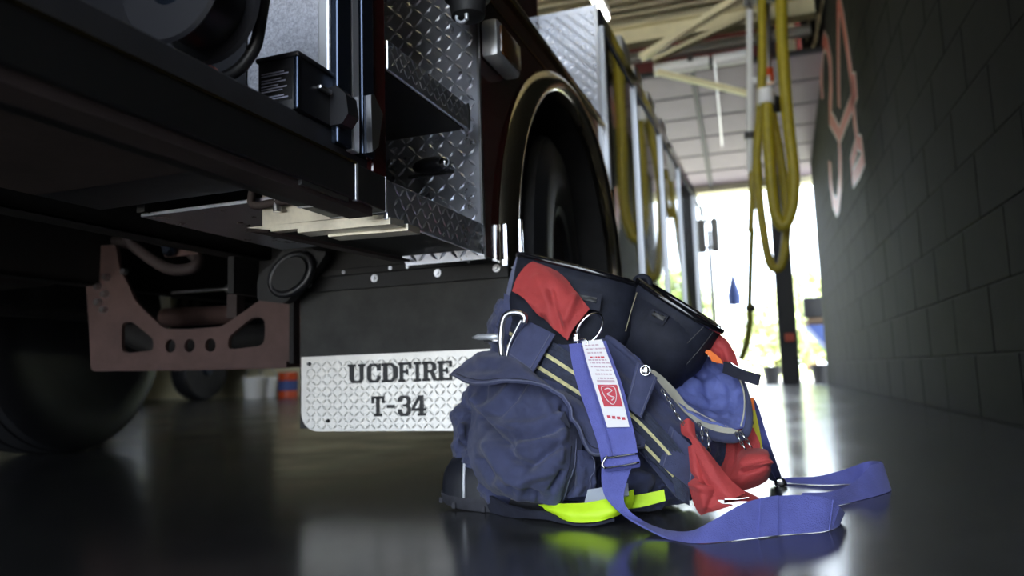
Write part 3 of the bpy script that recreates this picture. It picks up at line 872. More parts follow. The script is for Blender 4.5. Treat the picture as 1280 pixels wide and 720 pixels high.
# rolled arch trim
prof = [(RO, 0.0), (RO - .008, 0.016), (RO - .03, 0.028), (RI + .03, 0.034), (RI + .008, 0.030), (RI, 0.016), (RI + .004, -0.03)]
tr = MB(); n = 60
vs = []; fs = []
for i in range(n + 1):
    t = -0.12 + (PI + 0.24) * i / n
    for (r_, x_) in prof:
        vs.append((x_, AY + r_ * math.cos(t), max(AZ - 0.03, AZ + r_ * math.sin(t))))
for i in range(n):
    for k in range(len(prof) - 1):
        a = i * len(prof) + k
        fs.append((a, a + 1, a + 1 + len(prof), a + len(prof)))
tr.add(vs, fs); tr.build('arch_trim', 'arch_metal', fd, 60)
MB().box(0.001, 0.020, -0.068, -0.048, 0.515, 0.62, 0.004).build('trim_glint', 'chrome', fd, 40)  # chrome strips added to stand for bright reflections on the trim
MB().box(0.004, 0.036, -0.012, 0.006, 0.515, 0.64, 0.004).build('trim_glint', 'chrome', fd, 40)
well = MB(); vs = []; fs = []
for i in range(41):
    t = PI * i / 40
    for x_ in (-0.02, -0.75): vs.append((x_, AY + 0.60 * math.cos(t), AZ + 0.60 * math.sin(t)))
for i in range(40): fs.append((2 * i, 2 * i + 1, 2 * i + 3, 2 * i + 2))
well.add(vs, fs); well.box(-0.77, -0.75, -0.1, 1.3, 0.5, 1.24)
well.build('wheel_well', 'under_black', fd)
MB().box(-0.9, 0.006, -0.155, 1.14, 1.24, 1.262, 0.004).build('fender_top', 'truck_black', fd)
MB().box(-0.002, 0.009, -0.155, 1.14, 1.236, 1.246, 0.002).build('gold_stripe', 'brass', fd)
MB().box(-0.003, 0.0005, -0.155, 1.0, 1.17, 1.178).build('gold_stripe', 'brass', fd)
# side marker lamp
sl = MB().prism([(0.004, -0.20, 0.985), (0.004, 0.02, 0.985), (0.004, 0.02, 1.10), (0.004, -0.20, 1.10)], (0.03, 0, 0))
ml = MB().box(-0.002, 0.042, -0.150, 0.012, 1.00, 1.095, 0.012).build('side_marker', 'trim_white', fd, 40)
MB().box(0.030, 0.049, -0.135, 0.0, 1.012, 1.083, 0.008).build('marker_lens', 'amber_dark', ml, 40)
# -- wheels
def wheel(xo, name, mirror=1, detailed=True, steer=math.radians(9)):
    W_ = 0.31
    R0 = 0.515
    h = W_ / 2
    pr = [(-W_ + .02, 0.30), (-W_ - .005, 0.36), (-W_, 0.46), (-W_ + .025, 0.505), (-W_ + .05, R0), (-W_ + .052, R0 - .012), (-W_ + .066, R0 - .012), (-W_ + .068, R0),
          (-W_ / 2 - .012, R0 + .001), (-W_ / 2 - .008, R0 - .012), (-W_ / 2 + .008, R0 - .012), (-W_ / 2 + .012, R0 + .001),
          (-.068, R0), (-.066, R0 - .012), (-.052, R0 - .012), (-.05, R0), (-.025, 0.505), (0.0, 0.46), (.005, 0.36), (-.02, 0.30), (-.03, 0.285)]
    o = MB().lathe([(mirror * (a + h), r) for a, r in pr], 64, 'x').build(name, 'tyre', tk, 35)
    o.location = (xo - mirror * h, AY, R0); o.rotation_euler = (0, 0, steer)
    MB().lathe([(mirror * (a + h), r) for a, r in ((-.03, .29), (-.005, .285), (-.012, .26), (-.10, .24), (-.11, .12), (-.02, .115), (-.01, .10), (-.01, 0.0))], 40, 'x').build('rim', 'rim_dark', o, 40)
    if detailed:
        nb = None
        for k in range(10):
            t = 2 * PI * k / 10
            if nb is None:
                nb = MB().lathe([(0, .017), (.03, .016), (.045, .008), (.05, 0)], 8, 'x').build('wheel_nut', 'chrome', o, 40); q = nb
            else: q = nb.copy(); COL.objects.link(q)
            q.location = (h - .108, .175 * math.cos(t), .175 * math.sin(t))
    return o
wheel(-0.03, 'front_wheel')
wheel(-2.42, 'opposite_wheel', -1, False)
axle = MB().tube([(-0.3, AY, .5), (-0.6, AY, .42), (-1.7, AY, .42), (-1.9, AY, .5)], 0.06, 12).build('front_axle', 'under_black', tk, 40)

# -- body ahead of the wheel: rear wall of the cab, then the row of glossy panels
MB().box(-0.95, -0.25, -0.14, 1.13, 1.262, 2.0, 0.01).build('deck_housing', 'truck_red', tk)
cw = MB().box(-0.95, -0.004, 1.130, 1.140, 1.262, 1.745).build('cab_rear_wall', 'tread_plate', tk)
treads(-0.5, -0.01, 1.27, 1.74, 0.024, lambda u, v, h: (u, 1.13 - h, v), 0.0015).build('tread_relief', 'tread_plate', cw, kind='stuff')
MB().box(-0.012, 0.0, 1.124, 1.132, 1.20, 1.75).build('wall_edge', 'steel', cw)
cb = MB().box(-2.3, -0.010, 1.25, 5.62, 0.38, 1.72).build('cab_body', 'truck_black', tk)
MB().box(-2.3, 0.012, 1.14, 5.62, 1.665, 1.735, 0.004).build('roof_band', 'truck_black', cb)
ed = [1.145, 1.84, 2.65, 3.456, 4.346, 5.60]
for i in range(5):
    y0, y1 = ed[i], ed[i + 1]
    dp = MB().box(-0.010, 0.004, y0 + (.13 if i == 0 else .03), y1 - .012, 0.40, 1.655, 0.004).build('door_panel', 'panel_gloss', cb)
    MB().box(-0.006, 0.020, y0, y0 + 0.022, 0.98 if i == 0 else 0.40, 1.66, 0.004).build('panel_trim', 'trim_white', cb)
    MB().box(-0.006, 0.014, y0 + .022, y0 + 0.040, 0.98 if i == 0 else 0.40, 1.66, 0.003).build('panel_gasket', 'plastic_black', cb)
    MB().box(-0.006, 0.012, y0 + 0.02, y1, 1.645, 1.668, 0.003).build('panel_header', 'rail_blue', cb)
MB().ellipsoid((0.004, 1.168, 0.955), 0.012, 0.014, 0.016).build('edge_marker', 'amber', cb, 180)
for (y, z, s) in ((1.62, 1.735, 0.10), (1.95, 1.735, 0.085), (2.35, 1.735, 0.085), (2.8, 1.735, 0.08)):
    MB().box(-0.16, 0.005, y, y + 0.20, z, z + s, 0.015).build('warning_lamp', 'mirror_grey' if y < 1.9 else 'steel', cb, 40)
MB().box(-0.30, -0.02, 1.5, 4.8, 1.735, 1.765, 0.01).build('roof_rail', 'truck_black', cb)
mr = MB().box(0.03, 0.10, 5.58, 5.64, 1.37, 1.70, 0.02).build('door_mirror', 'mirror_grey', tk, 40)
MB().tube([(-0.01, 5.61, 1.66), (0.05, 5.61, 1.67)], 0.012, 8).tube([(-0.01, 5.61, 1.42), (0.05, 5.61, 1.42)], 0.012, 8).tube([(0.065, 5.61, 1.7), (0.065, 5.61, 1.86), (0.04, 5.61, 1.9)], 0.012, 8).build('mirror_arm', 'steel', mr, 60)
MB().box(-0.012, 0.02, 5.62, 5.72, 0.6, 1.6, 0.01).build('front_corner', 'trim_white', tk)
MB().box(-2.3, -0.01, 5.62, 6.3, 0.5, 1.45, 0.08).build('front_body', 'truck_red', tk, 40)

# -- chassis under the body
for x in (-0.72, -1.52):
    fr = MB().box(x - .01, x + .01, -3.2, 5.2, 0.60, 0.85).box(x - .07, x + .01, -3.2, 5.2, 0.60, 0.615).box(x - .07, x + .01, -3.2, 5.2, 0.835, 0.85).build('frame_rail', 'under_black', tk)
MB().box(-2.3, -0.63, -3.2, -0.62, 0.86, 0.88).box(-2.3, -0.6, -0.62, 5.3, 0.90, 0.92).build('underbody', 'under_black', tk)
MB().box(-0.60, -0.14, -3.2, -0.78, 0.600, 0.604).build('belly_panel', 'under_brown', tk)
MB().box(-2.35, -2.33, -3.2, 0.0, 0.55, 1.9).box(-2.35, -2.33, 1.3, 5.4, 0.55, 1.9).build('left_body', 'under_black', tk)
MB().box(-2.3, -0.3, -1.6, -1.56, 0.66, 0.9).build('cross_member', 'under_black', tk)
YC = 0.15
def tc2(px, py):
    p = T(px, py, 1, YC); return (p[0], p[2])
outl = [tc2(*p) for p in ((116, 464), (113, 400), (106, 318), (112, 308), (147, 306), (151, 335), (160, 352), (172, 378), (207, 411), (240, 412), (280, 408), (322, 379), (338, 366), (366, 364), (366, 460), (240, 463))]
hol = [round_poly([tc2(*p) for p in h], 0.03) for h in (((154, 404), (167, 402), (194, 424), (194, 438), (154, 442)), ((287, 422), (318, 396), (333, 398), (333, 432), (287, 437)))]
hol += [circle(*tc2(x, 432 - (x - 240) * .02), 0.021, 16) for x in (215, 239, 265)]
ab = plate_mesh([round_poly(outl, 0.02)] + hol, 0.014, lambda x, y, z: (x, YC + z, y)).build('axle_bracket', 'dusty_red', tk)
MB().prism([(tc2(x, y)[0], YC - 0.03, tc2(x, y)[1]) for x, y in ((145, 462), (366, 459), (366, 452), (145, 455))], (0, 0.10, 0)).build('bottom_flange', 'dusty_red', ab)
MB().box(tc2(366, 420)[0], tc2(372, 420)[0], YC - .02, YC + .03, tc2(368, 455)[1], tc2(368, 366)[1], 0.004).build('gusset', 'under_black', ab)
MB().box(tc2(372, 420)[0], tc2(402, 420)[0], YC + .01, YC + .02, tc2(378, 458)[1], tc2(378, 372)[1]).build('side_plate', 'dusty_red', ab)
nb = None
for (px, py) in ((126, 358), (137, 347), (135, 368), (127, 378), (134, 387), (160, 340)):
    m_ = MB().lathe([(-0.016, 0.0), (-0.016, 0.010), (0.0, 0.012)], 6, 'y')
    if nb is None: nb = m_.build('bolt', 'steel', ab, 30); o = nb
    else: o = nb.copy(); COL.objects.link(o)
    x, z = tc2(px, py); o.location = (x, YC - 0.007, z)
MB().tube([T(206, 397, 1, .5), T(300, 393, 1, .5)], 0.035, 12).build('torque_rod', 'dusty_red', tk, 60)
MB().tube([T(215, 366, 1, .3), T(285, 361, 1, .3)], 0.006, 8).lathe([(-.01, .014), (.01, .014)], 10, 'x', tuple(T(287, 361, 1, .3))).build('control_rod', 'steel', tk, 60)
MB().box(*(lambda p: (p[0] - .02, p[0] + .02, .28, .32, p[2] - .08, p[2]))(T(295, 368, 1, .3))).build('rod_bracket', 'under_brown', tk)
q = [(p[0], p[2]) for p in (T(x, y, 1, .02) for x, y in ((208, 290), (250, 275), (250, 318), (207, 322)))]
fb = plate_mesh([round_poly(q, .008)], 0.012, lambda x, y, z: (x, .02 + z, y)).build('hanger_bracket', 'dusty_red', tk)
for (px, py) in ((213, 311), (238, 304)):
    c = T(px, py, 1, 0.0); MB().lathe([(-.02, 0), (-.02, .016), (-.008, .024), (0, .024)], 10, 'y', tuple(c)).build('bracket_bolt', 'rail_blue', fb, 40)
# oval bump pad on its bracket
pad = [(p[0], p[2]) for p in (T(x, y, 1, -.05) for x, y in ((326, 352), (330, 340), (346, 330), (362, 306), (413, 316), (400, 336), (375, 366), (360, 380), (326, 376)))]
pb = plate_mesh([round_poly(pad, .012)], 0.03, lambda x, y, z: (x, -.05 + z, y)).build('bump_pad', 'rubber', tk)
c = T(364, 343, 1, -.075)
ax1 = T(385, 322, 1, -.075) - c; ax2 = T(352, 331, 1, -.075) - c
vs = [c + ax1 * math.cos(t) + ax2 * math.sin(t) * 1.15 for t in np.linspace(0, 2 * PI, 28, endpoint=False)]
MB().tube(vs, 0.010, 8, closed=True).build('pad_ring', 'plastic_black', pb, 180)
MB().prism([v * .85 + c * .15 for v in vs], (0, -.012, 0)).build('pad_face', 'rubber', pb)
# pipes, hoses and cables below the frame
def pipe(pts, r, m, name, y):
    P = [T(p[0], p[1], 1, p[2] if len(p) > 2 else y) for p in pts]
    return MB().tube(P, r, 10, smooth=5).build(name, m, tk, 180)
pipe([(-60, 215, -.1), (60, 235, 0), (140, 255, 0), (180, 275, 0), (205, 290, 0), (230, 282, 0)], 0.016, 'under_brown', 'brake_hose', 0)
pipe([(0, 245, .1), (90, 262, .05), (150, 285, 0), (165, 305, 0), (190, 325, 0), (215, 337, 0), (240, 335, 0), (248, 325, .02), (240, 318, .05)], 0.017, 'under_brown', 'air_hose', 0)
pipe([(-50, 290, .2), (20, 300, .2), (100, 298, .2), (160, 304, .2)], 0.02, 'under_brown', 'brake_pipe', 0)
pipe([(62, 304, .1), (80, 298, .1), (98, 288, .1)], 0.018, 'sill_grey', 'grease_fitting', 0)
pipe([(150, 270, 0), (190, 300, -.02), (230, 300, -.02)], 0.012, 'under_black', 'cable_loom', 0)
pipe([(-80, 200, 0), (120, 250, 0.1), (330, 285, .3)], 0.07, 'under_black', 'exhaust_pipe', 0)
pipe([(-100, 255, .5), (100, 282, .6), (330, 300, .7)], 0.05, 'under_black', 'drive_shaft', 0)
MB().box(-2.0, -1.62, -0.6, 0.1, 0.60, 0.76, 0.03).build('air_tank', 'under_brown', tk, 40)
MB().tube([(-1.75, -.5, .52), (-1.75, .5, .52)], 0.02, 8).build('tie_rod', 'under_black', tk, 60)

# ------------------------------------------------------------------ gear in the compartment and on the step
def tl(name, label, cat, p): 
    return thing(name, label, cat, TW(p), TRA)
bx = tl('charger_box', 'small black lidded box with a printed label in the open compartment', 'box', (-0.040, -0.797, 0.6455))
bb = MB().box(-0.036, 0.034, -0.045, 0.055, 0, 0.080, 0.003).build('box_body', 'plastic_black', bx, 40)
MB().box(-0.039, 0.037, -0.048, 0.058, 0.078, 0.086, 0.003).build('lid', 'plastic_black', bx, 40)
MB().box(0.028, 0.036, -0.048, -0.043, 0, 0.078, 0.002).build('corner_strip', 'rail_blue', bx)
pd = MB().box(-0.030, 0.024, -0.0462, -0.0448, 0.016, 0.062).build('printed_label', 'paint_black', bx)
for z, w in ((.059, .8), (.0555, .95), (.049, .7), (.045, .85), (.040, .6), (.036, .9), (.032, .75), (.0235, .8), (.020, .95)):
    MB().box(-0.028, -0.028 + .049 * w, -0.0468, -0.0460, z - .0009, z + .0009).build('print_line', 'print_pale', pd)
MB().prism([(0.034, .035, .0), (0.055, .035, .0), (0.066, .035, .014), (0.062, .035, .045), (0.045, .035, .062), (0.034, .035, .06)], (0, .03, 0)).build('side_grip', 'plastic_black', bx)
MB().box(0.034, 0.042, 0.0, 0.03, 0.045, 0.052, 0.002).build('latch', 'steel', bx)
rlc = T(222, -12, 1, -1.0)
re_ = tl('cable_reel', 'round black cable reel at the top of the open compartment', 'reel', (rlc[0] + .005, -0.98, 0.6455))
h = rlc[2] - 0.645
MB().lathe([(-.04, .0), (-.04, .074), (-.036, .078), (-.031, .074), (-.031, .035), (.031, .035), (.031, .074), (.036, .078), (.04, .074), (.04, 0)], 40, 'y', (0, 0, h)).build('spool', 'plastic_black', re_, 40)
MB().lathe([(-.030, .03), (-.029, .06), (.029, .06), (.030, .03)], 40, 'y', (0, 0, h)).build('wound_cable', 'hose_black', re_, 40)
MB().lathe([(-.048, 0), (-.048, .022), (-.04, .03)], 24, 'y', (0, 0, h)).build('hub_cap', 'rail_blue', re_, 40)
for x in (-.07,):
    MB().box(x, x + .012, .05, .08, 0, h, .004).build('stand_leg', 'black_paint', re_)
P = [T(x, y, 1, -.92) for x, y in ((332, -15), (325, 30), (318, 60), (300, 85), (278, 98), (262, 108))]
tag(MB().tube([TW(p) for p in P], 0.0085, 10, smooth=5).build('power_cable', 'hose_black', None, 180), 'thick black cable curving down beside the reel in the compartment', 'cable')
c = TW(T(258, 94, 1, -.93))
pg_ = thing('orange_plug', 'orange plug lying at the lip of the open compartment', 'plug', c)
MB().box(-.012, .012, -.012, .012, -.01, .012, .004).build('plug_body', 'orange_plastic', pg_, 40)
MB().tube([(.012, 0, 0), (.035, .01, -.008)], .006, 8).build('plug_tail', 'hose_black', pg_, 60)
nz = tl('hose_nozzle', 'black nozzle with a pale metal loop hanging in the step recess', 'nozzle', (-0.05, -0.30, 1.02))
zt = T(585, 20, 1, -.30)
x0 = zt[0] + 0.05
MB().lathe([(0.125, .045), (0.075, .052), (0.045, .050), (0.04, .040), (0.005, .036), (0.0, .028)], 24, 'z', (x0, 0, -.0)).build('bumper', 'rubber', nz, 35)
MB().lathe([(0.06, .0525), (0.072, .0535), (0.085, .0525)], 24, 'z', (x0, 0, 0)).build('grip_band', 'plastic_black', nz, 35)
MB().lathe([(0.125, .045), (0.3, .045), (0.9, .03)], 24, 'z', (x0, 0, 0)).build('barrel', 'plastic_black', nz, 35)
MB().torus((x0 - .006, -.02, -.004), 0.012, 0.004, (1, 0, 0), (0, 0, 1), 20, 8).box(x0 + .002, x0 + .01, -.026, -.018, -.014, .006, .002).build('hanging_loop', 'trim_white', nz, 60)

# ------------------------------------------------------------------ cloth tools
def seg_d(px, py, a, b):
    ax, ay = a; bx_, by = b
    dx, dy = bx_ - ax, by - ay
    t = np.clip(((px - ax) * dx + (py - ay) * dy) / (dx * dx + dy * dy + 1e-9), 0, 1)
    return np.hypot(px - ax - t * dx, py - ay - t * dy)
def fold_field(P, folds):
    "height field over the pile's front, each fold a ridge (+) or valley (-) along a line"
    px, py = project(P)
    h = np.zeros(len(P))
    for pts, amp, w in folds:
        d = np.full(len(P), 1e9)
        for a, b in zip(pts[:-1], pts[1:]): d = np.minimum(d, seg_d(px, py, a, b))
        h += 1.7 * amp * np.exp(-(d / (0.85 * w)) ** 2)
    return h
def crom(P, t):
    "P: (n,3) controls, t in 0..1 array -> Catmull-Rom"
    n = len(P)
    x = np.clip(t * (n - 1), 0, n - 1 - 1e-9); i = x.astype(int); f = (x - i)[:, None]
    g = lambda k: P[np.clip(k, 0, n - 1)]
    a, b, c, d = g(i - 1), g(i), g(i + 1), g(i + 2)
    a = np.where((i == 0)[:, None], 2 * b - c, a); d = np.where((i >= n - 2)[:, None], 2 * c - b, d)
    return 0.5 * (2 * b + (c - a) * f + (2 * a - 5 * b + 4 * c - d) * f ** 2 + (3 * b - a - 3 * c + d) * f ** 3)
def to3(p):
    return np.array(p[:3], float) if isinstance(p, np.ndarray) else U(*p)
def surf(rows, nu, nv):
    rows = [np.array([to3(p) for p in r]) for r in rows]
    us = np.linspace(0, 1, nu); vs_ = np.linspace(0, 1, nv)
    R_ = np.array([crom(r, us) for r in rows])            # (rows, nu, 3)
    return np.array([crom(R_[:, k, :], vs_) for k in range(nu)]).transpose(1, 0, 2)   # (nv, nu, 3)
def grid_normals(G):
    du = np.gradient(G, axis=1); dv = np.gradient(G, axis=0)
    N = np.cross(du, dv); N /= np.linalg.norm(N, axis=2, keepdims=True) + 1e-12
    return N
def wrinkle(P, sc, amp, seed=0.0):
    return np.array([amp * noise.fractal(Vector((p[0] * sc + seed, p[1] * sc, p[2] * sc)), 0.6, 2.0, 4) for p in P])
def cloth(name, rows, m, parent, nu=40, nv=40, thick=0.003, folds=(), wr=0.0, wsc=25, face=True, seed=0.0, quilt=None):
    G = surf(rows, nu, nv)
    N = grid_normals(G)
    if face:                                  # outer side towards the open floor in front
        if np.sum(N * (CP - G)) < 0: N = -N
    flat = G.reshape(-1, 3); NF = N.reshape(-1, 3)
    h = np.zeros(len(flat))
    if folds: h += fold_field(flat, folds)
    if wr: h += wrinkle(flat, wsc, wr, seed)
    if quilt is not None: h += quilt(np.tile(np.linspace(0, 1, nu), nv), np.repeat(np.linspace(0, 1, nv), nu))
    A = flat + NF * h[:, None]
    B = flat + NF * (h - thick)[:, None]
    mb = MB()
    n = nu * nv
    idx = lambda v, u: v * nu + u
    fs = []
    for v in range(nv - 1):
        for u in range(nu - 1):
            a, b, c, d = idx(v, u), idx(v, u + 1), idx(v + 1, u + 1), idx(v + 1, u)
            fs += [(a, b, c, d), (n + d, n + c, n + b, n + a)]
    loop = [idx(0, u) for u in range(nu)] + [idx(v, nu - 1) for v in range(1, nv)] + [idx(nv - 1, u) for u in range(nu - 2, -1, -1)] + [idx(v, 0) for v in range(nv - 2, 0, -1)]
    for a, b in zip(loop, loop[1:] + loop[:1]): fs.append((b, a, n + a, n + b))
    V = np.vstack([A, B])
    V[:, 2] = np.maximum(V[:, 2], 0.0005)
    mb.add(V, fs)
    o = mb.build(name, m, parent, 50, world=True)
    return o, A.reshape(nv, nu, 3), N
def seam(G, u0, v0, u1, v1, m, parent, r=0.0009, off=0.0006, name='stitching', N=None, n=40):
    nv, nu = G.shape[:2]
    pts = []
    for t in np.linspace(0, 1, n):
        u = (u0 + (u1 - u0) * t) * (nu - 1); v = (v0 + (v1 - v0) * t) * (nv - 1)
        i, j = min(int(v), nv - 2), min(int(u), nu - 2); f, g = v - i, u - j
        p = (G[i, j] * (1 - g) + G[i, j + 1] * g) * (1 - f) + (G[i + 1, j] * (1 - g) + G[i + 1, j + 1] * g) * f
        pts.append(p + N[i, j] * off)
    return MB().tube(pts, r, 6).build(name, m, parent, 180, world=True)

# ------------------------------------------------------------------ the boots standing inside the trousers
def lerp(a, b, t): return a + (b - a) * t
def boot(label, foot, heading, rim_c, rim_ax, rim_bx, rim_n, name='fire_boot', toe=True):
    b = thing(name, label, 'boot', (foot[0], foot[1], 0), 0, 'pair of fire boots')
    fx = np.array([math.cos(heading), math.sin(heading), 0]); fy = np.array([-fx[1], fx[0], 0]); fz = np.array([0, 0, 1.0])
    o = np.array([foot[0], foot[1], 0.0])
    L = 0.30
    def outline(s):  # half width of the sole along the length, s 0 heel .. 1 toe
        return 0.038 + 0.014 * math.sin(PI * min(1, max(0, (s - .30) / .75))) if s < .999 else 0.03
    def ring(s, w, n=24): return None
    ol = []
    for k in range(48):
        t = 2 * PI * k / 48
        s_ = 0.5 + 0.5 * math.cos(t)
        wd_ = 0.052 - 0.010 * (1 - s_)
        y = wd_ * np.sign(math.sin(t)) * abs(math.sin(t)) ** 0.55
        ol.append((-0.08 + L * s_, y))
    mb = MB()
    lv = [(0.001, .985, 0), (0.004, 1.0, 0), (0.018, 1.02, .0), (0.022, 1.02, 0), (0.026, 1.0, 0)]
    vs = []; fs = []
    n = 48
    for z, k_, _ in lv:
        for (x, y) in ol:
            rise = 0.010 * max(0, (x - 0.13) / 0.09) ** 2
            vs.append(o + fx * (x * k_ if x > 0 else x * k_) + fy * (y * k_) + fz * (z + rise))
    for i in range(len(lv) - 1):
        for k in range(n): fs.append((i * n + k, i * n + (k + 1) % n, (i + 1) * n + (k + 1) % n, (i + 1) * n + k))
    fs += [tuple(range(n)), tuple((len(lv) - 1) * n + k for k in range(n))]
    mb.add(vs, fs); so_ = mb.build('sole', 'sole', b, 40, world=True)
    st = [o + fx * x * .975 + fy * y * .96 + fz * (0.0275 + 0.010 * max(0, (x - 0.13) / 0.09) ** 2) for x, y in ol]
    MB().tube(st, 0.0014, 6, closed=True).build('welt_stitching', 'thread_tan', so_, 180, world=True)
    # lug notches round the sole edge
    lug = None
    for k in range(2, 48, 4):
        x, y = ol[k]
        p = o + fx * x * 1.015 + fy * y * 1.015 + fz * (0.008 + 0.010 * max(0, (x - 0.13) / 0.09) ** 2)
        MB().box(p[0] - .004, p[0] + .004, p[1] - .004, p[1] + .004, 0.001 + p[2] - .008, p[2] + .004, .001).build('sole_lug', 'sole', so_, world=True)
    # vamp: sections from toe to instep, then up the shaft to the rim
    secs = []
    for s_, h, w in ((0.219, 0.022, 0.016), (0.215, 0.050, 0.032), (0.200, 0.070, 0.042), (0.165, 0.080, 0.046), (0.125, 0.090, 0.047), (0.085, 0.105, 0.046)):
        secs.append([o + fx * (s_ - 0.004 * abs(math.cos(t))) + fy * w * math.cos(t) + fz * (0.024 + 0.008 * max(0, (s_ - .13) / .09) ** 2 + h * abs(math.sin(t)) ** .8) for t in np.linspace(0, PI, 18)])
    vs = [p for sc_ in secs for p in sc_]; fs = []
    for i in range(len(secs) - 1):
        for k in range(17): fs.append((i * 18 + k, i * 18 + k + 1, (i + 1) * 18 + k + 1, (i + 1) * 18 + k))
    fs.append(tuple(range(18)))
    mb = MB(); mb.add(vs, fs); mb.build('toe_cap', 'boot_leather', b, 60, world=True)
    tr_ = [o + fx * (0.172 - .02 * abs(math.cos(t))) + fy * 0.0495 * math.cos(t) + fz * (0.026 + 0.080 * abs(math.sin(t)) ** .8) for t in np.linspace(0, PI, 24)]
    MB().tube(tr_, 0.0028, 8).build('toe_piping', 'white_trim', b, 180, world=True)
    # shaft, hollow
    rc_ = np.asarray(rim_c); ax = np.asarray(rim_ax); bx_ = np.asarray(rim_bx); nn = np.asarray(rim_n)
    prof = [(0.0, o + fx * 0.0 + fz * 0.026, fx * 0.105, fy * 0.046), (0.12, o + fx * -0.01 + fz * .09, fx * .085, fy * .048), (0.25, o + fx * -0.02 + fz * 0.15, fx * 0.065, fy * 0.055)]
    base = prof[-1]
    rings = [(c, a, b2) for _, c, a, b2 in prof]
    if np.dot(base[1], ax) < 0: flip = -1
    else: flip = 1
    for t in np.linspace(0.15, 1, 12):
        c = lerp(base[1], rc_, t) + nn * 0.0
        e = t * t * (3 - 2 * t)
        rings.append((c, lerp(base[2] * (1 if np.dot(base[2], ax) > 0 else -1), ax, min(1, e * 1.3)), lerp(base[3] * (1 if np.dot(base[3], bx_) > 0 else -1), bx_, min(1, e * 1.3))))
    nr = 40
    def rp_(c, a, b2, k_=1.0):
        out = []
        for k in range(nr):
            t = 2 * PI * k / nr
            ct, st_ = math.cos(t), math.sin(t)
            ct = np.sign(ct) * abs(ct) ** .8; st_ = np.sign(st_) * abs(st_) ** .8
            out.append(c + a * ct * k_ + b2 * st_ * k_)
        return out
    allr = [rp_(*r_) for r_ in rings] + [rp_(rings[-1][0] - nn * d, rings[-1][1], rings[-1][2], .95) for d in (0, .06, .14)]
    vs = [p for r_ in allr for p in r_]; fs = []
    for i in range(len(allr) - 1):
        for k in range(nr): fs.append((i * nr + k, i * nr + (k + 1) % nr, (i + 1) * nr + (k + 1) % nr, (i + 1) * nr + k))
    fs.append(tuple((len(allr) - 1) * nr + k for k in range(nr)))
    mb = MB(); mb.add(vs, fs)
    sh = mb.build('shaft', 'leather_black', b, 180, world=True)
    MB().tube(rp_(rings[-1][0], rings[-1][1], rings[-1][2], 0.985), 0.0065, 8, closed=True).build('rim_piping', 'leather_gloss', b, 180, world=True)
    return b, sh, rings
def plane_pt(px, py, Y): return U(px, py, Y)
# left boot: toe to the lower left of the pile, shaft tilting slightly to the right
bxv = np.array([0.015, 0.080, -0.01])
r0, r1 = U(650, 320, 1.50), U(800, 358, 1.50)
ax = (r1 - r0) / 2; n_ = np.cross(ax, [0, 1, 0]); n_ /= np.linalg.norm(n_); n_ = n_ * np.sign(n_[2])
toe = F(552, 634); hd = math.radians(180 - 8)
fxh = np.array([math.cos(hd), math.sin(hd)])
ft = (toe[0] - fxh[0] * 0.222, toe[1] + 0.025 - fxh[1] * 0.222)
bA, shA, rgA = boot('black leather fire boot with its toe showing at the lower left of the pile', ft, hd, (r0 + r1) / 2, ax, np.array([0, .078, .0]), n_)
r0, r1 = U(804, 353, 1.52), U(897, 412, 1.50)
ax2_ = (r1 - r0) / 2; n2_ = np.cross(ax2_, [0, 1, 0]); n2_ /= np.linalg.norm(n2_); n2_ = n2_ * np.sign(n2_[2])
bB, shB, rgB = boot('black leather fire boot whose shaft leans right behind its pair', (ft[0] + 0.09, ft[1] + 0.155), math.radians(170), (r0 + r1) / 2, ax2_ * 1.08, np.array([0.01, .075, .0]), n2_)
def shaft_patch(bt, quad, Y, m, nm, slot=True):
    rows = [[(*quad[0], Y), (*quad[1], Y)], [(*quad[3], Y), (*quad[2], Y)]]
    o, G, N = cloth(nm, rows, m, bt, 8, 6, 0.006)
    return o
# pull hole patches and the stitched seam at the shaft edge
def on_shaft(px, py, rings):
    "front surface point of a shaft along a pixel ray"
    r = ray(px, py); best = None
    lo, hi = 0.8, 2.2
    for t in np.linspace(0.9, 2.0, 700):
        p = CP + r * t
        # nearest ring section
        for (c0, a0, b0), (c1, a1, b1) in zip(rings[3:-1], rings[4:]):
            d = c1 - c0; s_ = np.dot(p - c0, d) / np.dot(d, d)
            if 0 <= s_ <= 1:
                a = lerp(a0, a1, s_); b = lerp(b0, b1, s_); q = p - lerp(c0, c1, s_)
                u = np.dot(q, a) / np.dot(a, a); v = np.dot(q, b) / np.dot(b, b)
                if abs(u) ** 2.5 + abs(v) ** 2.5 <= 1: return p
    return U(px, py, 1.45)
def patch_on(bt, rings, quad, nm, m, lift):
    rows = []
    for v in np.linspace(0, 1, 4):
        row = []
        for u in np.linspace(0, 1, 4):
            x = (quad[0][0] * (1 - u) + quad[1][0] * u) * (1 - v) + (quad[3][0] * (1 - u) + quad[2][0] * u) * v
            y = (quad[0][1] * (1 - u) + quad[1][1] * u) * (1 - v) + (quad[3][1] * (1 - u) + quad[2][1] * u) * v
            p = on_shaft(x, y, rings); row.append(p + (CP - p) / np.linalg.norm(CP - p) * lift)
        rows.append(row)
    return cloth(nm, rows, m, bt, 10, 8, 0.004)
patch_on(bA, rgA, ((722, 362), (752, 368), (750, 389), (720, 383)), 'pull_hole_patch', 'leather_black', 0.008)
patch_on(bA, rgA, ((724, 368), (746, 372), (745, 378), (723, 374)), 'pull_hole', 'paint_black', 0.012)
patch_on(bB, rgB, ((815, 386), (836, 395), (828, 408), (808, 398)), 'pull_hole_patch', 'leather_black', 0.008)
patch_on(bB, rgB, ((817, 390), (832, 396), (829, 401), (814, 394)), 'pull_hole', 'paint_black', 0.012)
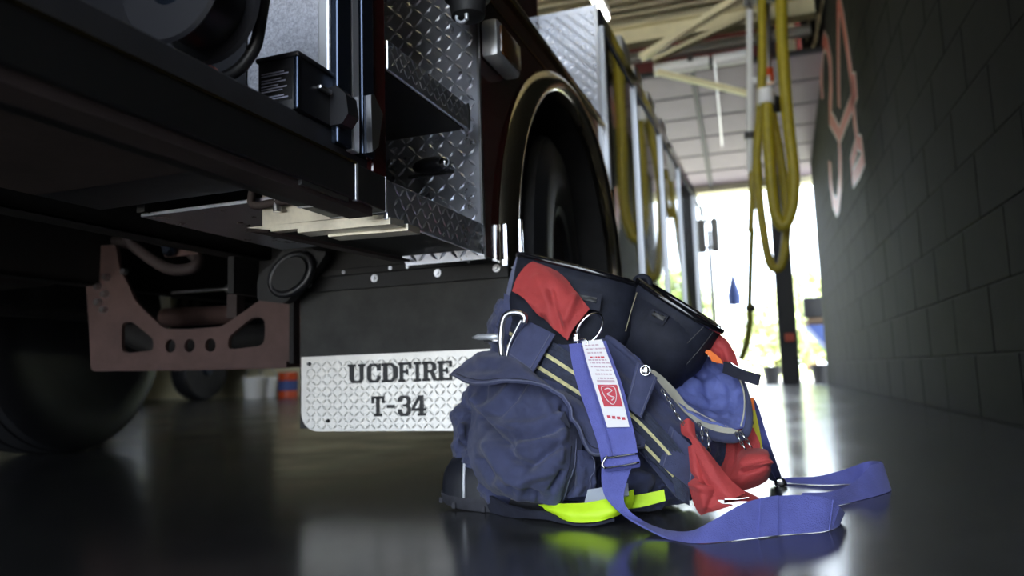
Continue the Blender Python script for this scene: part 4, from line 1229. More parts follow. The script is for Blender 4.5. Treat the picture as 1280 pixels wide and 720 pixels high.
def line_on(bt, rings, pts, nm, m, r_, lift):
    P = []
    for (a, b) in zip(pts[:-1], pts[1:]):
        for t in np.linspace(0, 1, 8, endpoint=False):
            p = on_shaft(a[0] + (b[0] - a[0]) * t, a[1] + (b[1] - a[1]) * t, rings); P.append(p + (CP - p) / np.linalg.norm(CP - p) * lift)
    MB().tube(P, r_, 6).build(nm, m, bt, 180, world=True)
line_on(bA, rgA, [(796, 366), (790, 385), (781, 418)], 'edge_seam', 'thread_tan', 0.0011, 0.001)
line_on(bB, rgB, [(880, 408), (860, 428), (838, 452)], 'edge_seam', 'sill_grey', 0.0011, 0.001)
line_on(bB, rgB, [(892, 414), (872, 440), (852, 462)], 'edge_seam', 'sill_grey', 0.0011, 0.001)
c = U(801, 350, 1.50)
MB().torus(c + np.array([0.0, .02, -.004]), 0.014, 0.007, (1, 0, -.2), (0.1, .3, .95), 20, 8).build('pull_loop', 'leather_black', bB, 180, world=True)

# ------------------------------------------------------------------ the turnout trousers, scrunched down round the boots
pc = F(715, 640)
tt = thing('turnout_trousers', 'navy turnout trousers scrunched down around fire boots on the polished floor', 'trousers', (pc[0], pc[1] + 0.12, 0))
S = 0.00147
def ell(px, py, Y, rx, ry, rz): return (U(px, py, Y), rx * S, ry, rz * S)
blobs = [ell(655, 570, 1.47, 78, .12, 78), ell(620, 560, 1.50, 55, .08, 70), ell(600, 520, 1.50, 40, .07, 48), ell(602, 574, 1.45, 27, .065, 32), ell(582, 545, 1.46, 20, .06, 32), ell(700, 500, 1.50, 90, .12, 80),
         ell(645, 420, 1.52, 34, .09, 62), ell(690, 450, 1.52, 70, .11, 60), ell(770, 540, 1.48, 90, .12, 85), ell(835, 560, 1.50, 60, .11, 72), ell(760, 470, 1.52, 70, .11, 50),
         ell(870, 560, 1.52, 42, .09, 55), ell(720, 600, 1.47, 80, .12, 50), ell(800, 600, 1.46, 55, .1, 42), ell(885, 540, 1.58, 40, .07, 60)]
mb = MB()
for c, rx, ry, rz in blobs: mb.ellipsoid(c, rx, ry, rz, 24, 14)
me = bpy.data.meshes.new('tmp'); me.from_pydata([tuple(v) for v in mb.v], [], mb.f)
ob = bpy.data.objects.new('tmp', me); COL.objects.link(ob)
md = ob.modifiers.new('r', 'REMESH'); md.mode = 'VOXEL'; md.voxel_size = 0.0045
md2 = ob.modifiers.new('s', 'SMOOTH'); md2.iterations = 14; md2.factor = 0.5
dg = bpy.context.evaluated_depsgraph_get()
me2 = bpy.data.meshes.new_from_object(ob.evaluated_get(dg))
bpy.data.objects.remove(ob)
nvt = len(me2.vertices)
V = np.empty(nvt * 3); me2.vertices.foreach_get('co', V); V = V.reshape(-1, 3)
NN = np.array([v.normal[:] for v in me2.vertices])
front = np.clip(-(NN[:, 1]) + 0.15, 0, 1)
BF = [
    ([(602, 607), (644, 634), (672, 643)], 0.012, 9), ([(600, 622), (640, 645), (690, 650)], -0.006, 6),
    ([(568, 500), (590, 520), (598, 560)], -0.012, 9), ([(560, 545), (580, 552), (598, 548)], -0.014, 9), ([(566, 600), (585, 612)], 0.008, 10),
    ([(738, 590), (742, 612), (736, 628)], 0.008, 7), ([(752, 575), (745, 600)], -0.010, 8),
    ([(800, 560), (820, 590), (830, 625)], -0.014, 14), ([(790, 600), (830, 600), (852, 575)], 0.012, 16), ([(850, 545), (835, 600)], -0.01, 12),
    ([(632, 370), (640, 400)], -0.008, 8), ([(640, 355), (660, 385)], 0.008, 9),
    ([(560, 470), (580, 500)], -0.01, 12),
]
h = fold_field(V, BF) * front
h += wrinkle(V, 14, 0.011, 3.0) + wrinkle(V, 40, 0.005, 9.0)
V = V + NN * h[:, None]
V[:, 2] = np.maximum(V[:, 2], 0.002 + 0.004 * np.clip(np.sin(V[:, 0] * 70) * 0.5 + .5, 0, 1))
mb = MB(); mb.add(V, [tuple(p.vertices) for p in me2.polygons])
bpy.data.meshes.remove(me2)
body = mb.build('trouser_body', 'navy', tt, 180, world=True)

cloth('boot_pull', [[(645, 322, 1.50), (653, 316, 1.50)], [(636, 350, 1.50), (646, 352, 1.49)], [(631, 378, 1.49), (641, 382, 1.48)]], 'seam_thread', bA, 8, 14, .004)
MB().tube([U(655, 320, 1.485), U(651, 332, 1.485), U(648, 346, 1.48)], .003, 8, smooth=3).build('pull_piping', 'white_trim', bA, 180, world=True)
# big puffed cargo pocket
PF = [([(596, 500), (612, 522), (628, 538), (645, 544)], 0.009, 6), ([(604, 522), (620, 544), (640, 556)], -0.010, 5), ([(640, 546), (668, 545), (703, 533)], -0.007, 5), ([(632, 532), (665, 532), (700, 522)], 0.005, 7),
      ([(703, 520), (704, 545), (700, 575)], 0.007, 6), ([(704, 510), (713, 528)], -0.013, 5), ([(626, 552), (640, 572), (660, 580)], -0.008, 6), ([(650, 560), (680, 552), (700, 552)], 0.006, 7),
      ([(662, 585), (685, 566), (703, 556)], -0.008, 6), ([(610, 558), (626, 586), (650, 612)], 0.008, 8), ([(600, 575), (615, 600)], -0.007, 5), ([(655, 600), (690, 588)], 0.006, 8), ([(660, 470), (640, 500), (622, 518)], -0.007, 5),
      ([(648, 470), (628, 496), (612, 508)], 0.005, 6), ([(690, 612), (702, 592)], -0.006, 5), ([(606, 480), (603, 505)], -0.006, 4), ([(640, 608), (672, 620)], -0.007, 5), ([(680, 500), (690, 520)], 0.004, 6), ([(616, 600), (640, 618), (668, 624)], 0.004, 4)]
pk, GP, NP = cloth('cargo_pocket', [
    [(586, 472, 1.405), (620, 470, 1.350), (660, 470, 1.325), (700, 480, 1.322), (722, 498, 1.355)],
    [(590, 515, 1.380), (626, 520, 1.300), (668, 522, 1.280), (706, 526, 1.285), (728, 535, 1.330)],
    [(584, 560, 1.365), (622, 568, 1.268), (668, 574, 1.245), (706, 575, 1.258), (726, 574, 1.305)],
    [(596, 598, 1.350), (630, 607, 1.265), (666, 611, 1.25), (702, 604, 1.265), (718, 602, 1.305)],
    [(612, 616, 1.365), (640, 622, 1.300), (668, 628, 1.285), (695, 632, 1.285), (708, 622, 1.325)]], 'navy', tt, 110, 110, 0.004, PF, 0.0022, 26, seed=1.5)
seam(GP, .90, .35, .86, .98, 'seam_thread', pk, 0.0012, 0.0008, 'pocket_hem', NP)
seam(GP, .82, .40, .79, .96, 'navy_dark', pk, 0.0009, 0.0004, 'stitching', NP)
# gusset lobe right of the pocket
gs, GG, NG = cloth('pocket_gusset', [
    [(704, 560, 1.30), (722, 562, 1.295), (745, 566, 1.32)], [(700, 590, 1.31), (724, 592, 1.285), (744, 592, 1.315)], [(698, 622, 1.325), (720, 622, 1.30), (740, 618, 1.33)]],
    'navy', tt, 30, 30, 0.004, [([(738, 575), (742, 600), (736, 622)], 0.004, 4), ([(712, 570), (712, 610)], -0.006, 6)], 0.003, 40)
seam(GG, .86, .1, .84, .95, 'seam_thread', gs, 0.001, 0.0006, 'stitching', NG)
# pocket flap sweeping from the left tip under the webbing and down to the right
FF = [([(600, 450), (640, 452), (690, 470)], 0.004, 8), ([(580, 462), (620, 460)], -0.003, 6), ([(705, 490), (735, 520), (748, 555)], 0.003, 8), ([(720, 520), (760, 530), (790, 520)], -0.004, 9)]
fp, GF, NF_ = cloth('pocket_flap', [
    [(592, 444, 1.395), (612, 438, 1.37), (636, 448, 1.345), (664, 466, 1.325), (700, 489, 1.315), (740, 512, 1.315), (788, 528, 1.325), (812, 530, 1.34)],
    [(576, 455, 1.375), (605, 456, 1.325), (640, 460, 1.300), (674, 474, 1.285), (710, 501, 1.282), (742, 528, 1.288), (784, 542, 1.30), (808, 545, 1.32)],
    [(563, 467, 1.350), (592, 480, 1.288), (640, 476, 1.270), (688, 485, 1.262), (716, 514, 1.262), (738, 566, 1.262), (775, 563, 1.27), (806, 558, 1.30)]], 'navy', tt, 110, 34, 0.005, FF, 0.0018, 35, seed=4.0)
seam(GF, .02, .98, .98, .985, 'seam_thread', fp, 0.0016, 0.0006, 'flap_hem', NF_, 110)
seam(GF, .03, .90, .97, .90, 'navy_dark', fp, 0.0008, 0.0004, 'stitching', NF_, 110)
# small dark patch at the notch in the pocket's crease
cloth('pocket_notch', [[(700, 524, 1.262), (706, 514, 1.262)], [(712, 535, 1.262), (713, 533, 1.262)]], 'navy_dark', tt, 8, 8, 0.002)

# waist band with its belt webbing
wb_, GW, NW = cloth('waistband', [
    [(630, 366, 1.46), (665, 385, 1.44), (705, 402, 1.425), (745, 412, 1.42), (800, 458, 1.405), (848, 508, 1.392), (892, 548, 1.39)],
    [(628, 410, 1.42), (662, 428, 1.385), (700, 445, 1.365), (745, 462, 1.352), (795, 505, 1.345), (842, 556, 1.345), (870, 585, 1.36)],
    [(636, 452, 1.41), (664, 468, 1.36), (705, 492, 1.34), (742, 512, 1.33), (788, 552, 1.325), (835, 608, 1.335), (852, 628, 1.36)]], 'navy', tt, 90, 40, 0.005, [([(745, 420), (790, 455)], 0.004, 7), ([(755, 440), (800, 480), (830, 520)], -0.004, 8), ([(800, 470), (850, 525)], -0.004, 7)], 0.002, 30, seed=2.0)
def band(nm, m, L_, Rr, lift, parent, th=0.002, n=60, nv=12, quilt=None, x=0):
    rows = [[(a, b, Y - lift) for a, b, Y in L_], [(a, b, Y - lift) for a, b, Y in Rr]]
    return cloth(nm, rows, m, parent, n, nv, th, quilt=quilt)
top = [(640, 400, 1.385), (680, 420, 1.362), (720, 446, 1.345), (760, 474, 1.338), (800, 506, 1.332), (835, 543, 1.330), (864, 578, 1.338)]
bot = [(632, 440, 1.380), (662, 462, 1.352), (700, 486, 1.335), (740, 512, 1.326), (782, 545, 1.320), (818, 580, 1.322), (848, 612, 1.335)]
wq = lambda u, v: 0.0006 * np.cos(v * 2 * PI * 11)
wbg, GB, NB = band('belt_webbing', 'webbing', top, bot, 0.010, tt, 0.003, 90, 60, wq)
def mixp(a, b, t): return [tuple(x + (y - x) * t for x, y in zip(p, q)) for p, q in zip(a, b)]
for t0, t1 in ((.36, .46), (.76, .86)):
    band('yellow_stripe', 'yellow_thread', mixp(top, bot, t0), mixp(top, bot, t1), 0.0118, wbg, 0.0015, 60, 5)
# three loops over the webbing
def quadp(nm, q, Y, m, par, lift=0.0, th=0.004, bulge=0.004, n=22, folds=()):
    rows = []
    for v in (0, .5, 1):
        r_ = []
        for u in (0, .5, 1):
            x = (q[0][0] * (1 - u) + q[1][0] * u) * (1 - v) + (q[3][0] * (1 - u) + q[2][0] * u) * v
            y = (q[0][1] * (1 - u) + q[1][1] * u) * (1 - v) + (q[3][1] * (1 - u) + q[2][1] * u) * v
            yy = (Y[0] * (1 - u) + Y[1] * u) * (1 - v) + (Y[3] * (1 - u) + Y[2] * u) * v if hasattr(Y, '__len__') else Y
            r_.append((x, y, yy - lift - bulge * (1 - abs(2 * u - 1)) - bulge * .6 * (1 - abs(2 * v - 1))))
        rows.append(r_)
    return cloth(nm, rows, m, par, n, n, th, folds, 0.0008, 40)
lp, GL, NL = quadp('belt_loop', ((654, 398), (694, 418), (666, 466), (630, 440)), (1.365, 1.345, 1.325, 1.345), 'navy', tt, 0.006)
for u in (.12, .88): seam(GL, u, .03, u, .97, 'seam_thread', lp, 0.0009, 0.0005, 'stitching', NL)
seam(GL, .03, .95, .97, .95, 'seam_thread', lp, 0.0009, 0.0005, 'stitching', NL)
lp, GL, NL = quadp('snap_tab', ((796, 452), (822, 472), (802, 522), (782, 508)), (1.352, 1.345, 1.305, 1.310), 'navy', tt, 0.006)
for u in (.10, .90): seam(GL, u, .03, u, .97, 'seam_thread', lp, 0.0009, 0.0005, 'stitching', NL)
c = U(807, 463, 1.328)
MB().lathe([(0, .0085), (.002, .009), (.004, .0075), (.0055, .004), (.0045, 0)], 20, 'y').v
sn = MB().ellipsoid(c, 0.0095, 0.005, 0.0095).torus(c + np.array([0, -.002, 0]), 0.0085, 0.0016, (1, 0, 0), (0, 0, 1), 24, 6)
sn.build('snap_stud', 'chrome', lp, 180, world=True)
lp, GL, NL = quadp('belt_loop', ((838, 532), (874, 566), (866, 612), (824, 580)), (1.345, 1.35, 1.325, 1.318), 'navy', tt, 0.008)
for u in (.12, .88): seam(GL, u, .03, u, .97, 'seam_thread', lp, 0.0009, 0.0005, 'stitching', NL)
# lower right end of the belt
quadp('belt_end', ((838, 590), (862, 606), (862, 632), (846, 622)), (1.335, 1.335, 1.325, 1.325), 'webbing', tt, 0.012)
# buckle: bright D ring and hook at the left end of the webbing
def wire(pix, Y, r_, nm, m, par, k=4, closed=False):
    return MB().tube([U(p[0], p[1], p[2] if len(p) > 2 else Y) for p in pix], r_, 10, smooth=k, closed=closed).build(nm, m, par, 180, world=True)
bk_ = wire([(628, 446), (626, 425), (629, 400), (636, 392), (648, 391), (656, 396), (655, 404)], 1.335, 0.0058, 'belt_buckle', 'steel', tt)
wire([(633, 447), (637, 430), (646, 411), (652, 400)], 1.335, 0.0026, 'buckle_bar', 'steel', bk_)
MB().tube([U(591, 422, 1.36), U(598, 421, 1.355), U(612, 421, 1.35), U(626, 421, 1.345)], [.002, .0058, .0062, .0062], 12).build('hook_spike', 'trim_white', bk_, 180, world=True)
MB().tube([U(606, 426, 1.35), U(626, 426, 1.342)], .003, 8).build('hook_rod', 'steel', bk_, 180, world=True)

# rolled waist edge, beige facing and blue lining inside the open waist
cloth('waist_lining', [
    [(770, 418, 1.50), (800, 452, 1.425), (835, 490, 1.415), (872, 520, 1.412), (905, 533, 1.415), (930, 534, 1.43)],
    [(780, 412, 1.53), (815, 450, 1.50), (850, 482, 1.50), (885, 503, 1.50), (912, 515, 1.49), (934, 515, 1.46)],
    [(790, 405, 1.55), (830, 440, 1.55), (862, 462, 1.56), (890, 475, 1.56), (915, 490, 1.53), (934, 500, 1.49)],
    [(800, 398, 1.56), (840, 430, 1.57), (868, 444, 1.58), (890, 446, 1.575), (912, 458, 1.55), (930, 482, 1.51)]], 'lining', tt, 60, 60, 0.004,
    [([(850, 470), (870, 480), (895, 478)], 0.006, 8), ([(865, 455), (880, 470), (890, 500)], -0.007, 8), ([(845, 490), (880, 505), (905, 510)], -0.005, 7), ([(905, 470), (915, 490), (910, 520)], 0.005, 7), ([(820, 450), (850, 470)], -0.004, 7), ([(885, 460), (900, 480)], 0.004, 6)], 0.004, 30, seed=8)
cloth('waist_facing', [
    [(795, 452, 1.408), (822, 466, 1.420), (842, 484, 1.425), (862, 508, 1.425), (890, 524, 1.423), (926, 540, 1.418)],
    [(797, 454, 1.402), (815, 476, 1.402), (838, 502, 1.402), (860, 526, 1.402), (890, 538, 1.404), (926, 543, 1.408)]], 'beige', tt, 50, 10, 0.004, (), 0.0015, 40)
MB().tube([U(*p) for p in ((742, 412, 1.415), (772, 432, 1.405), (798, 456, 1.398), (820, 482, 1.393), (842, 508, 1.390), (862, 530, 1.388), (890, 544, 1.390), (916, 548, 1.398), (932, 541, 1.41), (937, 522, 1.43), (934, 497, 1.46), (926, 474, 1.50), (912, 456, 1.53), (893, 446, 1.56))],
          [.007, .008, .008, .008, .008, .009, .009, .009, .008, .006, .0055, .005, .005, .005], 12, smooth=5).build('waist_edge', 'navy', tt, 180, world=True)
MB().tube([U(*p) for p in ((893, 443, 1.555), (910, 453, 1.525), (923, 470, 1.495), (930, 492, 1.455), (930, 515, 1.43), (926, 533, 1.415))], .0016, 6, smooth=5).build('edge_piping', 'beige', tt, 180, world=True)
cloth('waist_tab', [[(905, 452, 1.50), (930, 462, 1.46), (950, 468, 1.44)], [(903, 466, 1.50), (925, 475, 1.46), (947, 482, 1.44)]], 'navy_dark', tt, 14, 6, 0.004)

# lime hem and reflective trim at the cuffs
cloth('cuff_trim', [[(672, 630, 1.31), (700, 629, 1.285), (735, 628, 1.275), (765, 622, 1.28), (792, 612, 1.31)], [(678, 634, 1.30), (700, 640, 1.272), (735, 642, 1.262), (770, 636, 1.268), (792, 624, 1.31)], [(690, 643, 1.29), (712, 652, 1.268), (738, 653, 1.262), (765, 647, 1.27), (790, 634, 1.31)]], 'neon', tt, 40, 12, 0.003, (), 0.002, 30)
cloth('cuff_trim', [[(772, 622, 1.34), (800, 618, 1.335), (830, 612, 1.345)], [(774, 636, 1.33), (800, 634, 1.325), (832, 626, 1.34)]], 'neon', tt, 20, 8, 0.003, (), 0.001, 30)
cloth('reflective_trim', [[(735, 612, 1.30), (760, 608, 1.295), (785, 604, 1.30)], [(730, 629, 1.285), (760, 626, 1.28), (786, 619, 1.29)]], 'reflective', tt, 14, 6, 0.003, (), 0.001, 30)
cloth('cuff_edge', [[(600, 612, 1.38), (625, 628, 1.33), (655, 638, 1.30), (682, 640, 1.285), (705, 651, 1.27), (735, 655, 1.262), (768, 648, 1.272)], [(602, 640, 1.40), (625, 646, 1.35), (655, 648, 1.31), (684, 650, 1.285), (706, 655, 1.27), (735, 658, 1.262), (768, 652, 1.272)]], 'navy_dark', tt, 60, 10, 0.005, (), 0.002, 30)

# ------------------------------------------------------------------ suspenders
ss = thing('suspenders', 'blue trouser suspenders with red ends, trailing from the pile onto the floor', 'suspenders', F(900, 650))
RF = [([(688, 365), (694, 392), (700, 412)], -0.006, 6), ([(706, 400), (718, 372)], 0.004, 6), ([(672, 348), (684, 375)], 0.003, 8), ([(648, 368), (668, 382)], 0.003, 6), ([(676, 398), (684, 410)], -0.006, 5)]
cloth('red_end', [
    [(640, 364, 1.405), (648, 344, 1.410), (661, 329, 1.425), (678, 325, 1.44)],
    [(657, 374, 1.385), (672, 357, 1.378), (688, 344, 1.390), (703, 344, 1.41)],
    [(676, 398, 1.365), (694, 386, 1.355), (709, 372, 1.365), (721, 366, 1.385)],
    [(709, 425, 1.355), (717, 410, 1.355), (727, 398, 1.362), (737, 386, 1.375)]], 'red_elastic', ss, 46, 46, 0.005, RF, 0.001, 40)
cr = U(737, 411, 1.358)
MB().torus(cr, 0.0285, 0.0026, np.array([.80, .35, .28]), np.array([-.25, .30, -.92]), 40, 8).build('metal_ring', 'chrome', ss, 180, world=True)
MB().box(*(lambda p: (p[0] - .007, p[0] + .006, p[1] - .006, p[1] + .006, p[2] - .008, p[2] + .010))(U(721, 423, 1.352)), .003).tube([U(722, 428, 1.345), U(729, 424, 1.34), U(735, 428, 1.338), U(731, 433, 1.338), U(724, 432, 1.342)], .002, 8, closed=True, smooth=3).build('strap_clip', 'chrome', ss, 60, world=True)
def ribbon(nm, L_, Rr, m, n=80, nv=9, th=0.0022, folds=()):
    return cloth(nm, [L_, Rr], m, ss, n, nv, th, folds)
LS = [(712, 430, 1.345), (716, 455, 1.325), (724, 485, 1.298), (738, 525, 1.268), (748, 555, 1.255), (753, 580, 1.250)]
RS = [(757, 426, 1.345), (768, 455, 1.322), (779, 485, 1.300), (789, 525, 1.272), (795, 552, 1.258), (798, 574, 1.252)]
sw, GS, NS = ribbon('upper_strap', LS, RS, 'strap_blue', th=0.004)
l2 = mixp(LS, RS, .36)
cloth('strap_fold', [[(a, b, Y - .003) for a, b, Y in mixp(LS, RS, -.02)], [(a, b, Y - .006) for a, b, Y in mixp(LS, RS, .20)], [(a, b, Y - .0042) for a, b, Y in mixp(LS, RS, .30)]], 'strap_blue', ss, 60, 8, 0.003)
# care label: cloth with pink print lines and a red emblem square
def on_strap(u, v, lift):
    nv, nu = GS.shape[:2]
    i = min(max(u, 0), 1) * (nv - 1); j = min(max(v, 0), 1) * (nu - 1)
    i0, j0 = min(int(i), nv - 2), min(int(j), nu - 2); f, g = i - i0, j - j0
    p = (GS[i0, j0] * (1 - g) + GS[i0, j0 + 1] * g) * (1 - f) + (GS[i0 + 1, j0] * (1 - g) + GS[i0 + 1, j0 + 1] * g) * f
    return p + NS[i0, j0] * lift
def lab(u0, u1, v0, v1, lift, m, nm, par, th=0.0012, n=8):
    return cloth(nm, [[on_strap(u0 + (u1 - u0) * a, v0 + (v1 - v0) * t, lift) for a in np.linspace(0, 1, 5)] for t in np.linspace(0, 1, 6)], m, par, n, n + 4, th)
cl_, _, _ = lab(.36, .92, 0.0, .665, .0062, 'label_white', 'care_label', sw, .0012, 14)
rg = random.Random(5)
for v, w, a in ((.04, .6, .1), (.075, .8, .1), (.11, .55, .14), (.15, .62, .2), (.175, .8, .1), (.20, .7, .12), (.235, .8, .12), (.265, .55, .3), (.30, .66, .2), (.335, .6, .24)):
    x0 = .36 + .56 * a
    k = x0
    while k < .36 + .56 * min(.95, a + w):
        e = k + rg.uniform(.03, .09)
        lab(k, e, v, v + .011, .0072, 'label_ink' if v > .17 or v < .12 else 'label_red', 'print_line', sw, .0008, 3)
        k = e + .02
lab(.46, .86, .355, .372, .0072, 'label_ink', 'print_line', sw, .0008, 4)
lab(.44, .88, .39, .525, .0072, 'label_red', 'emblem', sw, .0008, 8)
crest = [(.52, .41), (.66, .402), (.80, .41), (.81, .45), (.76, .49), (.66, .515), (.56, .49), (.51, .45)]
MB().tube([on_strap(a_, b_, .0084) for a_, b_ in crest], .0007, 6, closed=True, smooth=4).build('emblem_outline', 'label_white', sw, 180, world=True)
MB().tube([on_strap(a_, b_, .0084) for a_, b_ in ((.57, .425), (.66, .418), (.73, .432), (.66, .445), (.60, .455), (.68, .468), (.74, .475), (.66, .492))], .0009, 6, smooth=5).build('emblem_mark', 'label_white', sw, 180, world=True)
for k in range(4): lab(.44 + .115 * k, .52 + .115 * k, .58 + .004 * k, .598 + .004 * k, .0072, 'label_red', 'print_line', sw, .0008, 3)
# slider buckle with the strap folded over it
fo, _, _ = ribbon('strap_turn', [(752, 575, 1.247), (755, 584, 1.240), (757, 590, 1.246)], [(797, 568, 1.250), (800, 577, 1.242), (800, 584, 1.250)], 'strap_blue', 14, 14, .004)
wire([(754, 573, 1.244), (775, 570, 1.243), (797, 567, 1.246)], 0, .0016, 'slider_bar', 'leather_gloss', ss)
wire([(759, 570, 1.246), (753, 580, 1.240), (756, 585, 1.240)], 0, .0026, 'slider_loop', 'chrome', ss)
wire([(756, 585, 1.238), (778, 582, 1.236), (799, 578, 1.240)], 0, .0014, 'slider_bar', 'leather_gloss', ss)
# the strap runs to the floor and away on its edge
f0 = lambda x, y, z=.001: F(x, y, z)
def stand(x, y, dy, px2, py2):
    "upper edge above a floor point, standing on edge and leaning back"
    b = F(x, y, .001); return U(px2, py2, b[1] + dy)
L3 = [U(752, 583, 1.252), U(752, 602, 1.250), U(757, 622, 1.248), U(775, 640, 1.245), U(805, 658, 1.232), f0(845, 676), f0(880, 679), f0(930, 674), f0(985, 668), f0(1025, 665), f0(1040, 662)]
R3_ = [U(791, 580, 1.256), U(783, 604, 1.256), U(780, 626, 1.252), U(792, 643, 1.250), U(822, 659, 1.250), stand(850, 676, .025, 860, 664), stand(885, 679, .030, 892, 650), stand(930, 674, .035, 935, 627), stand(985, 668, .035, 985, 619), stand(1025, 665, .035, 1030, 622), stand(1040, 662, .03, 1050, 634)]
lo, GLo, NLo = ribbon('lower_strap', L3, R3_, 'strap_blue', 120, 11, .0028)
# doubled seam across it
for t in (.735, .775):
    seam(GLo, 0, 0, 0, 0, 'strap_blue', lo, .0001, 0, 'stitching', NLo, 2) if False else None
cloth('strap_joint', [[GLo[v, int(119 * t)] + NLo[v, int(119 * t)] * .003 for v in (0, 3, 6, 8, 10)] for t in (.735, .755, .775)], 'strap_blue', lo, 14, 8, .003)
# fold at the right end and the ribbon behind
ribbon('strap_bend', [f0(1035, 663), f0(1046, 658), f0(1048, 652), f0(1040, 648)], [stand(1035, 663, .03, 1040, 625), stand(1046, 658, .04, 1054, 640), stand(1048, 652, .04, 1050, 634), stand(1040, 648, .03, 1030, 620)], 'strap_blue', 24, 8, .0025)
ribbon('back_strap', [f0(1000, 634), f0(1045, 632), f0(1075, 625), f0(1099, 619), f0(1114, 613), f0(1110, 609)], [stand(1000, 634, .02, 1003, 616), stand(1045, 632, .03, 1040, 614), stand(1075, 625, .04, 1068, 602), stand(1099, 619, .045, 1090, 581), stand(1114, 613, .03, 1104, 580), stand(1110, 609, .02, 1098, 577)], 'strap_blue', 60, 9, .0025)
ribbon('back_strap', [f0(1108, 609), f0(1088, 603), f0(1060, 605), f0(1025, 606), f0(990, 604), f0(978, 603)], [stand(1108, 609, .02, 1100, 577), stand(1088, 603, .01, 1084, 577), stand(1060, 605, .015, 1055, 587), stand(1025, 606, .015, 1022, 595), stand(990, 604, .01, 988, 597), stand(978, 603, .005, 976, 598)], 'strap_blue', 60, 9, .0025)
c = F(975, 603, .008)
MB().torus(c, .010, .0026, (1, .2, 0), (0, .6, .8), 20, 8).box(c[0] - .012, c[0] + .014, c[1] - .004, c[1] + .004, .001, .010, .002).build('back_slider', 'leather_gloss', ss, 60, world=True)
Yb = F(975, 603)[1]
ribbon('back_riser', [U(966, 597, Yb), U(955, 565, 1.58), U(948, 535, 1.56), U(943, 510, 1.54), U(938, 498, 1.52)], [U(978, 600, Yb), U(966, 565, 1.59), U(956, 535, 1.57), U(949, 512, 1.55), U(944, 500, 1.53)], 'strap_blue', 30, 6, .0025)
ribbon('back_riser', [U(962, 600, Yb - .02), U(950, 575, 1.585), U(945, 560, 1.57)], [U(972, 604, Yb - .02), U(958, 578, 1.59), U(951, 560, 1.575)], 'strap_blue', 20, 6, .0025)
cloth('orange_end', [[(931, 496, 1.50), (942, 497, 1.50)], [(931, 512, 1.50), (944, 513, 1.50)]], 'orange_cloth', ss, 10, 10, .003)
ye, GY, NY = cloth('yellow_end', [[(932, 511, 1.505), (944, 512, 1.505)], [(932, 540, 1.50), (951, 545, 1.505)], [(936, 565, 1.495), (954, 570, 1.50)]], 'yellow_cloth', ss, 12, 20, .003)
for v in np.linspace(.12, .85, 5):
    p = GY[int(19 * v), 6] + NY[int(19 * v), 6] * .001
    MB().box(p[0] - .002, p[0] + .002, p[1] - .001, p[1], p[2] - .003, p[2] + .003, .0005).build('print_mark', 'paint_black', ye, world=True)
# red ends on the right
cloth('red_end', [
    [(851, 528, 1.350), (860, 523, 1.345), (868, 530, 1.350)], [(852, 542, 1.345), (861, 540, 1.335), (870, 545, 1.340)], [(864, 552, 1.335), (872, 552, 1.330), (878, 556, 1.335)],
    [(872, 580, 1.322), (884, 575, 1.312), (893, 574, 1.322)], [(882, 605, 1.31), (898, 602, 1.300), (912, 598, 1.312)], [(896, 625, 1.302), (915, 624, 1.292), (932, 616, 1.305)]], 'red_elastic', ss, 24, 50, .004, [([(868, 560), (890, 600)], .002, 4)], .0008, 40)
cloth('red_end', [
    [(858, 560, 1.335), (866, 556, 1.328), (876, 562, 1.330)], [(858, 592, 1.330), (870, 590, 1.312), (884, 600, 1.318)], [(862, 612, 1.322), (876, 612, 1.300), (892, 614, 1.305)],
    [(868, 632, 1.318), (880, 634, 1.298), (900, 628, 1.300)], [(876, 644, 1.322), (890, 640, 1.302), (916, 632, 1.300)]], 'red_elastic', ss, 34, 40, .006, [([(860, 604), (885, 612), (905, 612)], .004, 5), ([(862, 596), (886, 604)], -.004, 4), ([(884, 638), (892, 620), (905, 612)], -.003, 4)], .001, 40)
MB().tube([U(906, 624, 1.288), U(922, 624, 1.286), U(936, 622, 1.288)], .0016, 8).build('metal_ring', 'chrome', ss, 60, world=True)
# the boxy red pad
pd_ = cloth('red_pad', [
    [(922, 566, 1.41), (930, 561, 1.425), (945, 560, 1.43), (958, 562, 1.43), (962, 568, 1.425)],
    [(920, 575, 1.395), (928, 572, 1.385), (945, 569, 1.385), (960, 567, 1.39), (964, 575, 1.41)],
    [(916, 588, 1.388), (928, 588, 1.372), (945, 584, 1.372), (962, 579, 1.378), (965, 582, 1.405)],
    [(910, 600, 1.385), (928, 600, 1.372), (945, 596, 1.375), (960, 590, 1.385), (963, 592, 1.41)],
    [(906, 612, 1.40), (922, 614, 1.392), (942, 610, 1.395), (956, 603, 1.405), (960, 600, 1.42)]], 'red_elastic', ss, 40, 40, .006, [([(928, 586), (963, 578)], .003, 2.5), ([(928, 590), (962, 583)], -.003, 3)], .0008, 40)[0]
cloth('red_end', [[(908, 545, 1.46), (925, 530, 1.455), (942, 535, 1.46)], [(905, 575, 1.44), (922, 560, 1.44), (950, 562, 1.45)], [(890, 600, 1.42), (908, 600, 1.40), (925, 590, 1.41)], [(898, 622, 1.40), (912, 616, 1.39), (920, 612, 1.40)]], 'red_elastic', ss, 24, 30, .004, [([(918, 540), (915, 580)], -.004, 6)], .001, 40)
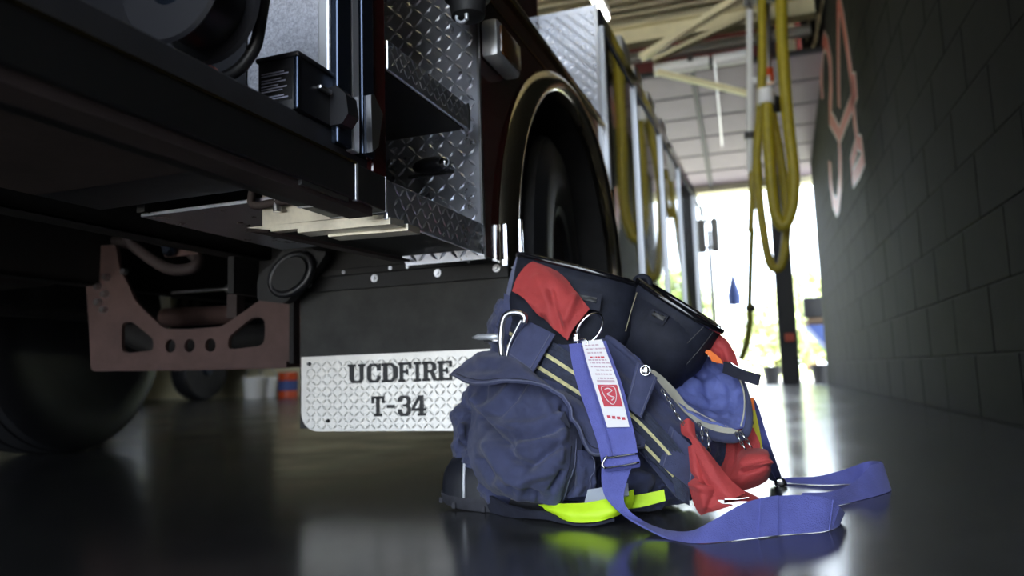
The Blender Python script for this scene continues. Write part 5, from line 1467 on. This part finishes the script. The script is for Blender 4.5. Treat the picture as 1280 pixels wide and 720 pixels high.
cloth('red_end', [[(905, 618, 1.375), (925, 612, 1.385), (945, 620, 1.36)], [(905, 626, 1.34), (925, 624, 1.35), (952, 625, 1.34)]], 'red_elastic', ss, 16, 8, .004)
# red and orange end high at the back
cloth('red_end', [[(882, 428, 1.50), (896, 417, 1.51), (908, 424, 1.515)], [(888, 440, 1.495), (905, 432, 1.50), (918, 440, 1.51)], [(896, 455, 1.50), (912, 452, 1.50), (924, 458, 1.51)]], 'red_elastic', ss, 20, 20, .004, [([(888, 432), (900, 440), (905, 455)], -.005, 5)], .001, 40)
cloth('orange_end', [[(876, 436, 1.485), (888, 438, 1.482)], [(886, 445, 1.482), (900, 448, 1.48)], [(890, 452, 1.482), (904, 455, 1.48)]], 'orange_cloth', ss, 12, 12, .003)
# bright snap chains hanging from the waist
def chain(pts, Y, nm='snap_chain'):
    mb = MB()
    P = [U(p[0], p[1], Y) for p in pts]
    L_ = [0]
    for a, b in zip(P[:-1], P[1:]): L_.append(L_[-1] + np.linalg.norm(b - a))
    d = 0.004; k = 0
    while d < L_[-1]:
        i = max(j for j in range(len(L_) - 1) if L_[j] <= d)
        t = (d - L_[i]) / (L_[i + 1] - L_[i]); c = lerp(P[i], P[i + 1], t); dr_ = (P[i + 1] - P[i]); dr_ = dr_ / np.linalg.norm(dr_)
        sd_ = np.cross(dr_, [0, 1, 0]); sd_ /= np.linalg.norm(sd_)
        if k % 2: sd_ = np.cross(dr_, sd_)
        q = [c + dr_ * .0054 * math.cos(t_) + sd_ * .0022 * math.sin(t_) for t_ in np.linspace(0, 2 * PI, 14, endpoint=False)]
        MB().tube(q, .0012, 6, closed=True).build('chain_link', 'chrome' if k % 2 else 'leather_gloss', ss, 180, world=True)
        d += .0080; k += 1
for pts in ([(827, 487), (836, 500), (846, 518), (856, 532)], [(873, 528), (877, 536), (878, 550)], [(882, 536), (886, 548), (886, 566)], [(925, 540), (932, 548), (940, 560)], [(920, 541), (926, 552), (932, 562)], [(870, 544), (874, 556)]):
    chain(pts, 1.345 if pts[0][0] < 900 else 1.39)
